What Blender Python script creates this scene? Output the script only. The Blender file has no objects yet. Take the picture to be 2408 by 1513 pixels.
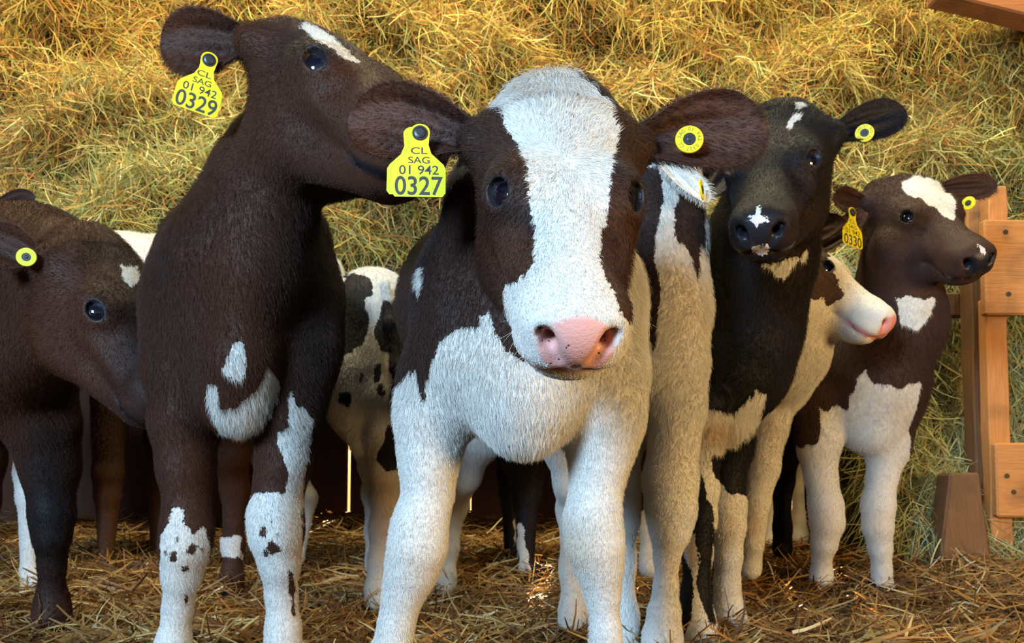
import bpy, math, random
import numpy as np
from mathutils import Vector, Matrix

random.seed(7); RNG = np.random.default_rng(7)
C = bpy.context.scene.collection
SC = bpy.context.scene

# ---------------------------------------------------------------- camera, world, light, exposure
F_PX = 2000.0; CAM_H = 0.33; PIT = math.radians(3.0); CY = 1140.0 - 2000.0 * math.tan(PIT)
CP, SP = math.cos(PIT), math.sin(PIT)
cam_d = bpy.data.cameras.new('camera'); cam = bpy.data.objects.new('camera', cam_d); C.objects.link(cam)
cam.location = (0, 0, CAM_H); cam.rotation_euler = (math.pi / 2 + PIT, 0, 0)
cam_d.sensor_width = 36.0; cam_d.lens = 36.0 * F_PX / 2408.0; cam_d.clip_start = 0.05; cam_d.shift_y = (CY - 756.5) / 2408.0
cam_d.dof.use_dof = True; cam_d.dof.focus_distance = 0.93; cam_d.dof.aperture_fstop = 16.0
SC.camera = cam

SC.view_settings.view_transform = 'Standard'; SC.view_settings.look = 'None'
SC.view_settings.gamma = 1.0; SC.view_settings.use_curve_mapping = False
SC.view_settings.exposure = 0.0
SC.cycles.max_bounces = 5; SC.cycles.diffuse_bounces = 2; SC.cycles.glossy_bounces = 2
SC.cycles.transmission_bounces = 2; SC.cycles.transparent_max_bounces = 4
SC.cycles.use_adaptive_sampling = True; SC.cycles.adaptive_threshold = 0.02
SC.cycles.use_denoising = True; SC.cycles.caustics_reflective = False; SC.cycles.caustics_refractive = False
SC.cycles_curves.shape = 'RIBBONS' if hasattr(SC, 'cycles_curves') else 'RIBBONS'

world = bpy.data.worlds.new('world'); SC.world = world; world.use_nodes = True
sky = world.node_tree.nodes.new('ShaderNodeTexSky'); sky.sky_type = 'NISHITA'; sky.sun_disc = False
sky.sun_elevation = math.radians(17); sky.sun_rotation = math.radians(-6); sky.air_density = 1.3; sky.dust_density = 2.0
bg = world.node_tree.nodes['Background']; world.node_tree.links.new(sky.outputs[0], bg.inputs[0]); bg.inputs[1].default_value = 0.06

def area(name, loc, target, size, power, col, sizey=None):
    L = bpy.data.lights.new(name, 'AREA'); L.shape = 'RECTANGLE'; L.size = size; L.size_y = sizey or size
    L.energy = power; L.color = col
    o = bpy.data.objects.new(name, L); C.objects.link(o); o.location = loc
    o.rotation_euler = (Vector(target) - Vector(loc)).to_track_quat('-Z', 'Y').to_euler()
    o['kind'] = 'structure'
    return o
area('doorway_daylight', (-1.75, -2.2, 1.5), (0.0, 1.4, 0.5), 0.9, 300, (0.52, 0.76, 1.0), 0.9)
area('warm_side_fill', (2.6, -0.5, 0.55), (0.2, 1.4, 0.5), 1.1, 98, (1.0, 0.63, 0.23), 0.7)  # added warm fill lamp, standing in for light bounced off sunlit hay
area('hay_top_light', (0.1, 2.15, 3.1), (0.1, 3.3, 1.2), 3.8, 165, (1.0, 0.86, 0.50), 0.5)  # two lamps added to light the hay from above; the ceiling stays closed
area('hay_top_light', (-1.9, 2.0, 2.6), (-1.5, 3.3, 1.7), 0.8, 20, (1.0, 0.60, 0.20), 0.4)
sun_d = bpy.data.lights.new('low_sun', 'SUN'); sun_d.energy = 60; sun_d.angle = 0.01; sun_d.color = (1.0, 0.72, 0.38)
sun = bpy.data.objects.new('low_sun', sun_d); C.objects.link(sun)
sun.location = (0, 8, 4); sun.rotation_euler = Vector((-0.10, -1.0, -0.30)).to_track_quat('-Z', 'Y').to_euler()

# ---------------------------------------------------------------- picture frame <-> world helpers (build time only)
def pos(px, py, Y):
    a = (px - 1204.0) / F_PX; b = (CY - py) / F_PX
    d = np.array([a, CP - b * SP, SP + b * CP])
    return d * (Y / d[1]) + np.array([0, 0, CAM_H])
def proj(P):
    x, y, z = P[:, 0], P[:, 1], P[:, 2] - CAM_H
    D = np.maximum(y * CP + z * SP, 0.05); u = -y * SP + z * CP
    return np.stack([1204 + F_PX * x / D, CY - F_PX * u / D], 1)
def mpp(Y): return Y / F_PX * 1.02

# ---------------------------------------------------------------- mesh / tagging helpers
def mesh_obj(name, V, Fc, mats=(), parent=None, smooth=False, loc=None):
    me = bpy.data.meshes.new(name)
    if isinstance(Fc, np.ndarray):
        V = np.asarray(V, np.float32); n = Fc.shape[1]
        me.vertices.add(len(V)); me.vertices.foreach_set('co', V.ravel())
        me.loops.add(Fc.size); me.loops.foreach_set('vertex_index', Fc.astype(np.int32).ravel())
        me.polygons.add(len(Fc)); me.polygons.foreach_set('loop_start', np.arange(0, Fc.size, n, dtype=np.int32))
        me.update(calc_edges=True)
    else:
        me.from_pydata([tuple(map(float, v)) for v in V], [], [tuple(f) for f in Fc]); me.update()
    if smooth: me.polygons.foreach_set('use_smooth', np.ones(len(me.polygons), bool))
    for m in mats: me.materials.append(m)
    o = bpy.data.objects.new(name, me); C.objects.link(o)
    if parent is not None: o.parent = parent
    if loc is not None: o.location = loc
    return o
def fattr(o, name, arr, typ='FLOAT'):
    a = o.data.attributes.new(name, typ, 'POINT')
    a.data.foreach_set('value' if typ == 'FLOAT' else 'vector', np.asarray(arr, np.float32).ravel())
def tag(o, label, cat, group=None, kind=None):
    if label: o['label'] = label
    if cat: o['category'] = cat
    if group: o['group'] = group
    if kind: o['kind'] = kind
    return o
def empty(name, loc=(0, 0, 0)):
    o = bpy.data.objects.new(name, None); C.objects.link(o); o.location = loc; o.empty_display_size = 0.1
    return o
BOXF = [(0, 3, 2, 1), (4, 5, 6, 7), (0, 1, 5, 4), (1, 2, 6, 5), (2, 3, 7, 6), (3, 0, 4, 7)]

# ---------------------------------------------------------------- implicit surface grid
class Grid:
    def __init__(s, xs, ys, zs):
        s.ax = [np.asarray(a, np.float32) for a in (xs, ys, zs)]
        s.f = np.full([len(a) for a in s.ax], 0.08, np.float32)
    def box(s, c, r):
        sl = []
        for a, ci in zip(s.ax, c):
            i0 = int(np.searchsorted(a, ci - r)); i1 = int(np.searchsorted(a, ci + r))
            if i1 <= i0: return None, None
            sl.append(slice(i0, i1))
        g = [s.ax[i][sl[i]] for i in range(3)]
        return tuple(sl), (g[0][:, None, None], g[1][None, :, None], g[2][None, None, :])
    def put(s, sl, d, k, sub=False):
        a = s.f[sl]
        if sub:
            d = -d
            h = np.maximum(k - np.abs(a - d), 0) / k
            s.f[sl] = np.maximum(a, d) + h * h * k * 0.25
        else:
            h = np.maximum(k - np.abs(a - d), 0) / k
            s.f[sl] = np.minimum(a, d) - h * h * k * 0.25
    def cone(s, a, b, ra, rb, k=0.02, side=None, flat=1.0, sub=False):
        """tapered capsule; cross-section scaled by `flat` along the unit vector `side`"""
        a = np.asarray(a, float); b = np.asarray(b, float)
        R = max(ra, rb) * max(flat, 1.0)
        sl, g = s.box((a + b) / 2, np.linalg.norm(b - a) / 2 + R + k + 0.012)
        if sl is None: return
        x, y, z = g[0] - a[0], g[1] - a[1], g[2] - a[2]
        ab = b - a
        if side is not None:
            sd = np.asarray(side, float); sd = sd / np.linalg.norm(sd)
            t = (x * sd[0] + y * sd[1] + z * sd[2]) * (1.0 / flat - 1.0)
            x = x + t * sd[0]; y = y + t * sd[1]; z = z + t * sd[2]
            ab = ab + sd * (ab @ sd) * (1.0 / flat - 1.0)
        L2 = max(ab @ ab, 1e-10)
        h = np.clip((x * ab[0] + y * ab[1] + z * ab[2]) / L2, 0, 1)
        d = np.sqrt((x - ab[0] * h) ** 2 + (y - ab[1] * h) ** 2 + (z - ab[2] * h) ** 2) - (ra + (rb - ra) * h)
        s.put(sl, d.astype(np.float32) * min(flat, 1.0) ** 0.5, k, sub)
    def ell(s, c, r, k=0.02, R=None, sub=False):
        """ellipsoid, radii r along the columns of R"""
        c = np.asarray(c, float); r = np.asarray(r, float); R = np.eye(3) if R is None else np.asarray(R)
        sl, g = s.box(c, r.max() + k + 0.012)
        if sl is None: return
        x, y, z = g[0] - c[0], g[1] - c[1], g[2] - c[2]
        q = [(x * R[0, i] + y * R[1, i] + z * R[2, i]) for i in range(3)]
        k0 = np.sqrt(sum((q[i] / r[i]) ** 2 for i in range(3))) + 1e-6
        k1 = np.sqrt(sum((q[i] / r[i] ** 2) ** 2 for i in range(3))) + 1e-6
        s.put(sl, (k0 * (k0 - 1) / k1).astype(np.float32), k, sub)
    def mesh(s):
        f = s.f; ins = f < 0
        sgn = np.zeros([n - 1 for n in f.shape], np.int8)
        for i in (0, 1):
            for j in (0, 1):
                for l in (0, 1):
                    sgn += ins[i:f.shape[0] - 1 + i, j:f.shape[1] - 1 + j, l:f.shape[2] - 1 + l]
        act = (sgn > 0) & (sgn < 8); idx = np.full(act.shape, -1, np.int64)
        I, J, K = np.nonzero(act); n = len(I); idx[I, J, K] = np.arange(n)
        X = [s.ax[0], s.ax[1], s.ax[2]]
        P = np.zeros((n, 3)); W = np.zeros(n)
        cor = [(i, j, l) for i in (0, 1) for j in (0, 1) for l in (0, 1)]
        val = {c_: f[I + c_[0], J + c_[1], K + c_[2]] for c_ in cor}
        for c0 in cor:
            for ax in range(3):
                if c0[ax]: continue
                c1 = list(c0); c1[ax] = 1; c1 = tuple(c1)
                a, b = val[c0], val[c1]; m = (a < 0) != (b < 0)
                t = np.where(m, a / np.where(m, a - b, 1), 0)
                p0 = np.stack([X[0][I + c0[0]], X[1][J + c0[1]], X[2][K + c0[2]]], 1)
                p1 = np.stack([X[0][I + c1[0]], X[1][J + c1[1]], X[2][K + c1[2]]], 1)
                P += np.where(m[:, None], p0 + (p1 - p0) * t[:, None], 0); W += m
        P /= W[:, None]
        Q = []
        for ax in range(3):
            s0 = [slice(0, -1)] * 3; s1 = [slice(0, -1)] * 3; s1[ax] = slice(1, None)
            for o_ in range(3):
                if o_ != ax: s0[o_] = slice(1, -1); s1[o_] = slice(1, -1)
            A = ins[tuple(s0)]; B = ins[tuple(s1)]
            i, j, l = np.nonzero(A != B); fl = A[i, j, l]
            off = [1, 1, 1]; off[ax] = 0
            i, j, l = i + off[0], j + off[1], l + off[2]
            u, v = [(1, 2), (2, 0), (0, 1)][ax]
            def at(du, dv):
                q = [i.copy(), j.copy(), l.copy()]; q[u] -= du; q[v] -= dv
                return idx[q[0], q[1], q[2]]
            q = np.stack([at(1, 1), at(0, 1), at(0, 0), at(1, 0)], 1)
            q[~fl] = q[~fl][:, ::-1]
            Q.append(q)
        Q = np.concatenate(Q); Q = Q[(Q >= 0).all(1)]
        return P, Q
def smooth_mesh(P, Q, it=2, lam=0.5):
    n = len(P); e = np.concatenate([Q[:, [0, 1]], Q[:, [1, 2]], Q[:, [2, 3]], Q[:, [3, 0]]])
    for k in range(it):
        for l in (lam, -lam * 1.04):
            A = np.zeros_like(P)
            for c_ in range(3): A[:, c_] = np.bincount(e[:, 0], P[e[:, 1], c_], n) + np.bincount(e[:, 1], P[e[:, 0], c_], n)
            W = np.bincount(e[:, 0], minlength=n) + np.bincount(e[:, 1], minlength=n)
            P = P + l * (A / np.maximum(W, 1)[:, None] - P)
    return P
def vnormals(P, Q):
    nrm = np.cross(P[Q[:, 2]] - P[Q[:, 0]], P[Q[:, 3]] - P[Q[:, 1]]); n = len(P); N = np.zeros_like(P)
    for c_ in range(3):
        for k in range(4): N[:, c_] += np.bincount(Q[:, k], nrm[:, c_], n)
    return N / (np.linalg.norm(N, axis=1, keepdims=True) + 1e-9)
def axis(lo, hi, fine, coarse, flo, fhi):
    """grid line positions: step `fine` inside [flo,fhi], growing to `coarse` outside"""
    out = [flo]
    while out[-1] < fhi: out.append(out[-1] + fine)
    st = fine
    while out[-1] < hi: st = min(st * 1.12, coarse); out.append(out[-1] + st)
    st = fine; low = [flo]
    while low[-1] > lo: st = min(st * 1.12, coarse); low.append(low[-1] - st)
    return np.array(low[::-1][:-1] + out)
def poly_sd(p, poly):
    """signed distance (positive inside) of 2-D points to a polygon, same units"""
    v = np.asarray(poly, float); d = np.full(len(p), 1e9); ins = np.zeros(len(p), bool)
    for i in range(len(v)):
        a = v[i]; b = v[i - 1]; e = b - a; w = p - a
        t = np.clip((w @ e) / (e @ e + 1e-9), 0, 1); q = w - t[:, None] * e
        d = np.minimum(d, (q ** 2).sum(1))
        c1 = p[:, 1] >= a[1]; c2 = p[:, 1] < b[1]; c3 = e[0] * w[:, 1] > e[1] * w[:, 0]
        ins ^= (c1 & c2 & c3) | (~c1 & ~c2 & ~c3)
    return np.sqrt(d) * np.where(ins, 1, -1)
def hash_noise(P, s, seed=0):
    """cheap smooth 3-D noise in [-1,1] from a few sines"""
    r = np.random.default_rng(seed); out = np.zeros(len(P))
    for k in range(6):
        w = r.normal(size=3); w = w / np.linalg.norm(w) * s * r.uniform(.6, 1.6)
        out += np.sin(P @ w + r.uniform(0, 6.28))
    return out / 3.5

# ---------------------------------------------------------------- materials
def new_mat(name):
    m = bpy.data.materials.new(name); m.use_nodes = True; nt = m.node_tree
    return m, nt, nt.nodes['Principled BSDF']
def N(nt, typ, **kw):
    n = nt.nodes.new(typ)
    for k, v in kw.items():
        if k.startswith('i_'): n.inputs[int(k[2:]) if k[2:].isdigit() else k[2:]].default_value = v
        else: setattr(n, k, v)
    return n
def simple(name, col, rough=0.5, spec=0.5, metal=0.0, coat=0.0):
    m, nt, b = new_mat(name)
    b.inputs['Base Color'].default_value = (*col, 1); b.inputs['Roughness'].default_value = rough
    b.inputs['Specular IOR Level'].default_value = spec; b.inputs['Metallic'].default_value = metal
    b.inputs['Coat Weight'].default_value = coat
    return m
def mixc(nt, fac, a, b):
    n = nt.nodes.new('ShaderNodeMix'); n.data_type = 'RGBA'
    for s, v in ((0, fac), (6, a), (7, b)):
        if isinstance(v, (tuple, list, float, int)): n.inputs[s].default_value = v if not isinstance(v, tuple) or len(v) == 4 else (*v, 1)
        else: nt.links.new(v, n.inputs[s])
    return n.outputs[2]
def math_(nt, op, a, b=None, clamp=False):
    n = nt.nodes.new('ShaderNodeMath'); n.operation = op; n.use_clamp = clamp
    for s, v in ((0, a), (1, b)):
        if v is None: continue
        if isinstance(v, (int, float)): n.inputs[s].default_value = v
        else: nt.links.new(v, n.inputs[s])
    return n.outputs[0]
def attr(nt, name):
    n = nt.nodes.new('ShaderNodeAttribute'); n.attribute_name = name; return n
def coat_material(name, black, brown, white, nose, nose_spot=0.0, nose_white=(.70, .62, .64), rough=0.55, fur=False, spec=0.25):
    """coat attr: >0 dark, <0 white (metres to the marking's edge); tone 0 black .. 1 brown; bare: wet nose skin; rim: eyelid skin; stain"""
    m, nt, b = new_mat(name)
    co = attr(nt, 'coat').outputs['Fac']; tone = attr(nt, 'tone').outputs['Fac']; bare = attr(nt, 'bare').outputs['Fac']
    rim = attr(nt, 'rim').outputs['Fac']; st = attr(nt, 'stain').outputs['Fac']
    tc = N(nt, 'ShaderNodeTexCoord').outputs['Object']
    no = N(nt, 'ShaderNodeTexNoise', i_Scale=(220.0 if not fur else 60.0), i_Detail=2.0); nt.links.new(tc, no.inputs['Vector'])
    nb = N(nt, 'ShaderNodeTexNoise', i_Scale=9.0, i_Detail=4.0); nt.links.new(tc, nb.inputs['Vector'])
    nz = math_(nt, 'MULTIPLY', math_(nt, 'SUBTRACT', no.outputs[0], 0.5), 0.012)
    fac = math_(nt, 'ADD', math_(nt, 'MULTIPLY', math_(nt, 'ADD', co, nz), 900.0), 0.5, clamp=True)
    t2 = math_(nt, 'ADD', tone, math_(nt, 'MULTIPLY', math_(nt, 'SUBTRACT', nb.outputs[0], 0.5), 0.7), clamp=True)
    dark = mixc(nt, t2, black, brown)
    wh = mixc(nt, math_(nt, 'MULTIPLY', math_(nt, 'ADD', st, math_(nt, 'MULTIPLY', nb.outputs[0], 0.12)), 1.0, clamp=True), white, (0.42, 0.27, 0.13))
    c_ = mixc(nt, fac, wh, dark)
    if fur:
        h = N(nt, 'ShaderNodeHairInfo')
        v = math_(nt, 'ADD', math_(nt, 'MULTIPLY', h.outputs['Random'], 0.5), 0.75)
        hs = N(nt, 'ShaderNodeHueSaturation'); nt.links.new(c_, hs.inputs['Color']); nt.links.new(v, hs.inputs['Value']); c_ = hs.outputs[0]
    else:
        vor = N(nt, 'ShaderNodeTexVoronoi', i_Scale=130.0); nt.links.new(tc, vor.inputs['Vector'])
        sx = N(nt, 'ShaderNodeSeparateColor'); nt.links.new(vor.outputs['Color'], sx.inputs[0])
        sp = math_(nt, 'MULTIPLY', math_(nt, 'MULTIPLY', math_(nt, 'LESS_THAN', vor.outputs['Distance'], 0.17), math_(nt, 'GREATER_THAN', sx.outputs[0], 0.66)), nose_spot)
        nc = mixc(nt, sp, mixc(nt, fac, nose_white, nose), (0.03, 0.02, 0.02))
        c_ = mixc(nt, bare, c_, nc)
        c_ = mixc(nt, rim, c_, (0.018, 0.015, 0.017))
    nt.links.new(c_, b.inputs['Base Color'])
    if not fur:
        r_ = math_(nt, 'SUBTRACT', rough + 0.1, math_(nt, 'MULTIPLY', math_(nt, 'MAXIMUM', bare, math_(nt, 'MULTIPLY', rim, 0.6)), 0.36))
        nt.links.new(r_, b.inputs['Roughness'])
        bp = N(nt, 'ShaderNodeBump', i_Strength=0.35, i_Distance=0.002)
        n3 = N(nt, 'ShaderNodeTexNoise', i_Scale=420.0, i_Detail=2.0); nt.links.new(tc, n3.inputs['Vector']); nt.links.new(n3.outputs[0], bp.inputs['Height'])
        nt.links.new(bp.outputs[0], b.inputs['Normal'])
        b.inputs['Subsurface Weight'].default_value = 0.0
    else:
        b.inputs['Roughness'].default_value = rough
    b.inputs['Specular IOR Level'].default_value = spec
    return m
# ---------------------------------------------------------------- fur: strands grown on a surface by a geometry-nodes modifier of that same object
def fur_material():
    m, nt, b = new_mat('fur_strands'); at = attr(nt, 'tint')
    nt.links.new(at.outputs['Color'], b.inputs['Base Color']); b.inputs['Roughness'].default_value = .42; b.inputs['Specular IOR Level'].default_value = .22
    return m
FUR = fur_material()
def fur(o, pal, density, radius, seed=1, jitter=0.30, pts=4):
    """strands rooted on the faces of o, each tinted by the coat marking at its root; linked as a child of o"""
    black, brown, white = [np.array(c_) for c_ in pal]
    r = np.random.default_rng(seed); me = o.data; nv = len(me.vertices)
    P = np.empty(nv * 3, np.float32); me.vertices.foreach_get('co', P); P = P.reshape(-1, 3).astype(float)
    Q = np.empty(len(me.loops), np.int32); me.loops.foreach_get('vertex_index', Q); Q = Q.reshape(-1, 4)
    def ga(n, d=1):
        a = np.empty(nv * d, np.float32); me.attributes[n].data.foreach_get('value' if d == 1 else 'vector', a); return a.reshape(-1, d).astype(float) if d > 1 else a.astype(float)
    T = np.concatenate([Q[:, [0, 1, 2]], Q[:, [0, 2, 3]]])
    cr = np.cross(P[T[:, 1]] - P[T[:, 0]], P[T[:, 2]] - P[T[:, 0]]); ar = np.linalg.norm(cr, axis=1) / 2
    den = ga('hair_density'); cnt = r.poisson(ar * den[T].mean(1) * density)
    ti = np.repeat(np.arange(len(T)), cnt); n = len(ti)
    if n == 0: return
    u, v = r.random(n), r.random(n); f_ = u + v > 1; u[f_], v[f_] = 1 - u[f_], 1 - v[f_]; W = np.stack([1 - u - v, u, v], 1)
    def smp(a): return (a[T[ti]] * (W if a.ndim == 1 else W[:, :, None])).sum(1)
    R0 = smp(P); Nn = smp(vnormals(P, Q)); D = smp(ga('hair_dir', 3)) + r.normal(size=(n, 3)) * jitter * .6; D /= np.linalg.norm(D, axis=1, keepdims=True)
    Ln = smp(ga('hair_len')) * r.uniform(.6, 1.25, n)
    coat = smp(ga('coat')) + r.normal(size=n) * .0008; tone = smp(ga('tone')); st = smp(ga('stain'))
    s_ = np.linspace(0, 1, pts)[None, :, None]
    C_ = R0[:, None] + D[:, None] * (s_ * Ln[:, None, None]) + Nn[:, None] * (Ln[:, None, None] * (.30 * s_ * (1 - s_) * 2 - .03 * (s_ == 0)))
    C_ += np.array([0, 0, -1.0]) * (s_ ** 2) * Ln[:, None, None] * .12
    w = R0 + np.array(o.parent.location if o.parent else (0, 0, 0)) if True else R0
    tn = np.clip(tone + hash_noise(R0, 25, 5) * .22 + r.normal(size=n) * .12, 0, 1.3)[:, None]
    dk = black * (1 - tn) + brown * tn
    k = np.clip(st + .06 + hash_noise(R0, 30, 8) * .05, 0, 1)[:, None]; wh = white * (1 - k) + np.array((.42, .27, .13)) * k
    col = np.where(coat[:, None] > 0, dk, wh) * r.uniform(.78, 1.22, n)[:, None]
    hc = bpy.data.hair_curves.new('fur'); hc.add_curves([pts] * n)
    hc.attributes['position'].data.foreach_set('vector', C_.astype(np.float32).ravel())
    ra = hc.attributes.new('radius', 'FLOAT', 'POINT') if 'radius' not in hc.attributes else hc.attributes['radius']
    ra.data.foreach_set('value', np.tile(np.linspace(1, .15, pts) * radius, n).astype(np.float32))
    ca = hc.attributes.new('tint', 'FLOAT_COLOR', 'CURVE'); ca.data.foreach_set('color', np.c_[np.clip(col, 0, 1), np.ones(n)].astype(np.float32).ravel())
    hc.materials.append(FUR); ob = bpy.data.objects.new('fur', hc); C.objects.link(ob); ob.parent = o; ob['kind'] = 'stuff'
    FUR_COUNT[0] += n
FUR_COUNT = [0]

# ---------------------------------------------------------------- calf head (local: x right, y towards the nose, z up; metres at scale 1)
def rot3(yaw, pitch, roll):
    yaw, pitch, roll = map(math.radians, (yaw, pitch, roll))
    cy, sy, cp, sp, cr, sr = math.cos(yaw), math.sin(yaw), math.cos(pitch), math.sin(pitch), math.cos(roll), math.sin(roll)
    return (np.array([[cy, -sy, 0], [sy, cy, 0], [0, 0, 1]]) @ np.array([[1, 0, 0], [0, cp, -sp], [0, sp, cp]])
            @ np.array([[cr, 0, sr], [0, 1, 0], [-sr, 0, cr]]))
XS = np.array([.92, 1.0, 1.0])
class Head:
    def __init__(s, px, py, Y, yaw, pitch, roll, S=1.2, anchor=(0, .108, -.02), poll=1.0):
        s.poll = poll; anchor = np.array(anchor) * XS
        s.R = rot3(yaw, pitch, roll); s.S = S; s.T = pos(px, py, Y) - S * s.R @ np.array(anchor)
    def w(s, p): return s.T + s.S * s.R @ (np.asarray(p, float) * XS)
    def loc(s, P): return (P - s.T) @ s.R / s.S / XS
    def build(s, g, mouth=True, eyes=(1, -1)):
        S = s.S
        def E(c, r, k=.02, sub=False, Rl=None):
            g.ell(s.w(c), np.array(r) * S, k * S, s.R if Rl is None else s.R @ Rl, sub)
        def K(a, b, ra, rb, k=.02, sub=False, side=None, flat=1.0):
            g.cone(s.w(a), s.w(b), ra * S, rb * S, k * S, None if side is None else s.R @ np.array(side, float), flat, sub)
        E((0, .02 + .015 * (1 - s.poll), -.058 - .010 * (1 - s.poll)), (.073, .080 - .016 * (1 - s.poll), .060), .03)
        E((0, .058, -.042), (.066, .090, .048), .03)
        E((0, -.012 - .018 * s.poll, -.030 + .012 * s.poll), (.056, .040 + .012 * s.poll, .036 + .008 * s.poll), .04)
        K((0, .115, -.058), (0, .215, -.062), .051, .040, .03)
        E((0, .246, -.062), (.045, .038, .038), .025)
        E((0, .264, -.058), (.038, .024, .031), .015)
        for q in (1, -1):
            E((q * .026, .244, -.080), (.023, .032, .019), .015)
            K((q * .027, .264, -.050), (q * .031, .242, -.056), .014, .016, .012)
            K((q * .015, .228, -.105), (q * .040, .070, -.126), .019, .036, .03)
            E((q * .041, .062, -.094), (.035, .064, .068), .03)
            E((q * .047, .104, -.026), (.028, .036, .026), .022)
            K((q * .054, .110, -.056), (q * .038, .195, -.068), .014, .012, .02)
            K((q * .055, .004, -.032), (q * .086, -.004, -.032), .030, .020, .035)
        E((0, .243, -.102), (.031, .026, .015), .012)
        E((0, .045, -.120), (.048, .072, .045), .03)
        for q in (1, -1):                                                                     # carved details
            K((q * .0285, .281, -.050), (q * .0165, .286, -.073), .0052, .0036, .008, sub=True)
            K((q * .0245, .280, -.057), (q * .0215, .262, -.060), .0062, .005, .006, sub=True)
            K((q * .029, .282, -.052), (q * .036, .262, -.050), .0034, .002, .006, sub=True)
            if mouth:
                K((0, .295, -.0890), (q * .036, .243, -.0930), .0034, .0032, .006, sub=True)
                K((q * .040, .243, -.0930), (q * .052, .185, -.090), .0034, .0020, .006, sub=True)
            ea = EYE_AX * np.array([q, 1, 1]); fw = np.array([0, 1, 0]) - ea * ea[1]; fw /= np.linalg.norm(fw); upv = np.cross(ea, fw)
            Re = np.stack([ea, fw, upv], 1); ec = EYE_C * np.array([q, 1, 1])
            E(ec + ea * .004, (.0225, .0235, .0195), .012)
            E(ec + ea * .0225, (.0140, .0160, .0134), .0022, sub=True, Rl=Re)
            ring = [ec + fw * .0154 * math.cos(t_) + upv * .0128 * math.sin(t_) + ea * (.0040 + math.sqrt(.0215 ** 2 - (.0154 * math.cos(t_)) ** 2 - (.0128 * math.sin(t_)) ** 2)) for t_ in np.linspace(0, 2 * math.pi, 13)]
            for a_, b_ in zip(ring, ring[1:]): K(a_, b_, .0027, .0027, .005)
            K(ec + ea * .017 - fw * .018 + upv * q * .016, ec + ea * .017 + fw * .016 + upv * q * .017, .0035, .0035, .008)
        K((0, .279, -.062), (0, .281, -.086), .0016, .0016, .006, sub=True)
EYE_AX = np.array([.67, .45, .59]); EYE_AX /= np.linalg.norm(EYE_AX)
EYE_C = np.array([.0465, .108, -.034])

def whiskers(h, parent, n=46, col=(.75, .70, .62), seed=3):
    r = np.random.default_rng(seed); P0, D = [], []
    for i in range(n):
        q = r.choice([-1, 1]); P0.append(h.w((q * r.uniform(.020, .046), r.uniform(.20, .262), r.uniform(-.112, -.070))))
        d = h.R @ np.array([q * r.uniform(.5, 1.1), r.uniform(-.1, .7), r.uniform(-.7, -.05)]); D.append(d / np.linalg.norm(d))
    P0, D = np.array(P0), np.array(D); L_ = r.uniform(.018, .042, n) * h.S; s_ = np.linspace(0, 1, 6)[None, :, None]
    C_ = P0[:, None] + D[:, None] * s_ * L_[:, None, None] + (r.normal(size=(n, 1, 3)) * .25 + np.array([0, 0, -.25])) * s_ ** 2 * L_[:, None, None]
    hc = bpy.data.hair_curves.new('whiskers'); hc.add_curves([6] * n); hc.attributes['position'].data.foreach_set('vector', C_.astype(np.float32).ravel())
    ra = hc.attributes.new('radius', 'FLOAT', 'POINT') if 'radius' not in hc.attributes else hc.attributes['radius']
    ra.data.foreach_set('value', np.tile(np.linspace(1, .2, 6) * .00022, n).astype(np.float32))
    ca = hc.attributes.new('tint', 'FLOAT_COLOR', 'CURVE'); ca.data.foreach_set('color', np.tile(np.array([*col, 1]), (n, 1)).astype(np.float32).ravel())
    hc.materials.append(FUR); ob = bpy.data.objects.new('whiskers', hc); C.objects.link(ob); ob.parent = parent; ob['kind'] = 'stuff'; return ob

def make_eye(h, q, parent, mat, turn=(0, 0)):
    """eyeball on side q (+1 right); turn = gaze offset towards the nose / up"""
    out = EYE_AX * np.array([q, 1, 1]) + np.array([0, turn[0], turn[1]]); out = h.R @ (out / np.linalg.norm(out))
    c = h.w(EYE_C * np.array([q, 1, 1]) + EYE_AX * np.array([q, 1, 1]) * .0038); r = .0215 * h.S
    V = []; Fc = []; nu, nv = 24, 16
    for j in range(nv + 1):
        a = math.pi * j / nv
        for i in range(nu):
            b = 2 * math.pi * i / nu; V.append((r * math.sin(a) * math.cos(b), r * math.sin(a) * math.sin(b), r * math.cos(a)))
    for j in range(nv):
        for i in range(nu): Fc.append((j * nu + i, j * nu + (i + 1) % nu, (j + 1) * nu + (i + 1) % nu, (j + 1) * nu + i)[::-1])
    o = mesh_obj('eye', V, Fc, [mat], parent, True)
    o.rotation_euler = Vector(out).to_track_quat('Z', 'Y').to_euler(); o.location = c
    return o
def eye_material():
    m, nt, b = new_mat('calf_eye')
    tc = N(nt, 'ShaderNodeTexCoord').outputs['Object']
    sp = N(nt, 'ShaderNodeSeparateXYZ'); nt.links.new(tc, sp.inputs[0])
    ln = N(nt, 'ShaderNodeVectorMath', operation='LENGTH'); nt.links.new(tc, ln.inputs[0])
    cz = math_(nt, 'DIVIDE', sp.outputs[2], ln.outputs['Value'])
    ir = N(nt, 'ShaderNodeValToRGB'); nt.links.new(cz, ir.inputs[0])
    e = ir.color_ramp.elements; e[0].position = 0.57; e[0].color = (.62, .66, .74, 1); e[1].position = 0.62; e[1].color = (.018, .020, .038, 1)
    x = ir.color_ramp.elements.new(0.82); x.color = (.010, .012, .028, 1); x = ir.color_ramp.elements.new(0.88); x.color = (.003, .003, .008, 1)
    nt.links.new(ir.outputs[0], b.inputs['Base Color']); b.inputs['Roughness'].default_value = 0.08; b.inputs['Coat Weight'].default_value = 1.0
    b.inputs['Coat Roughness'].default_value = 0.02
    return m
EYE = eye_material()

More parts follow.
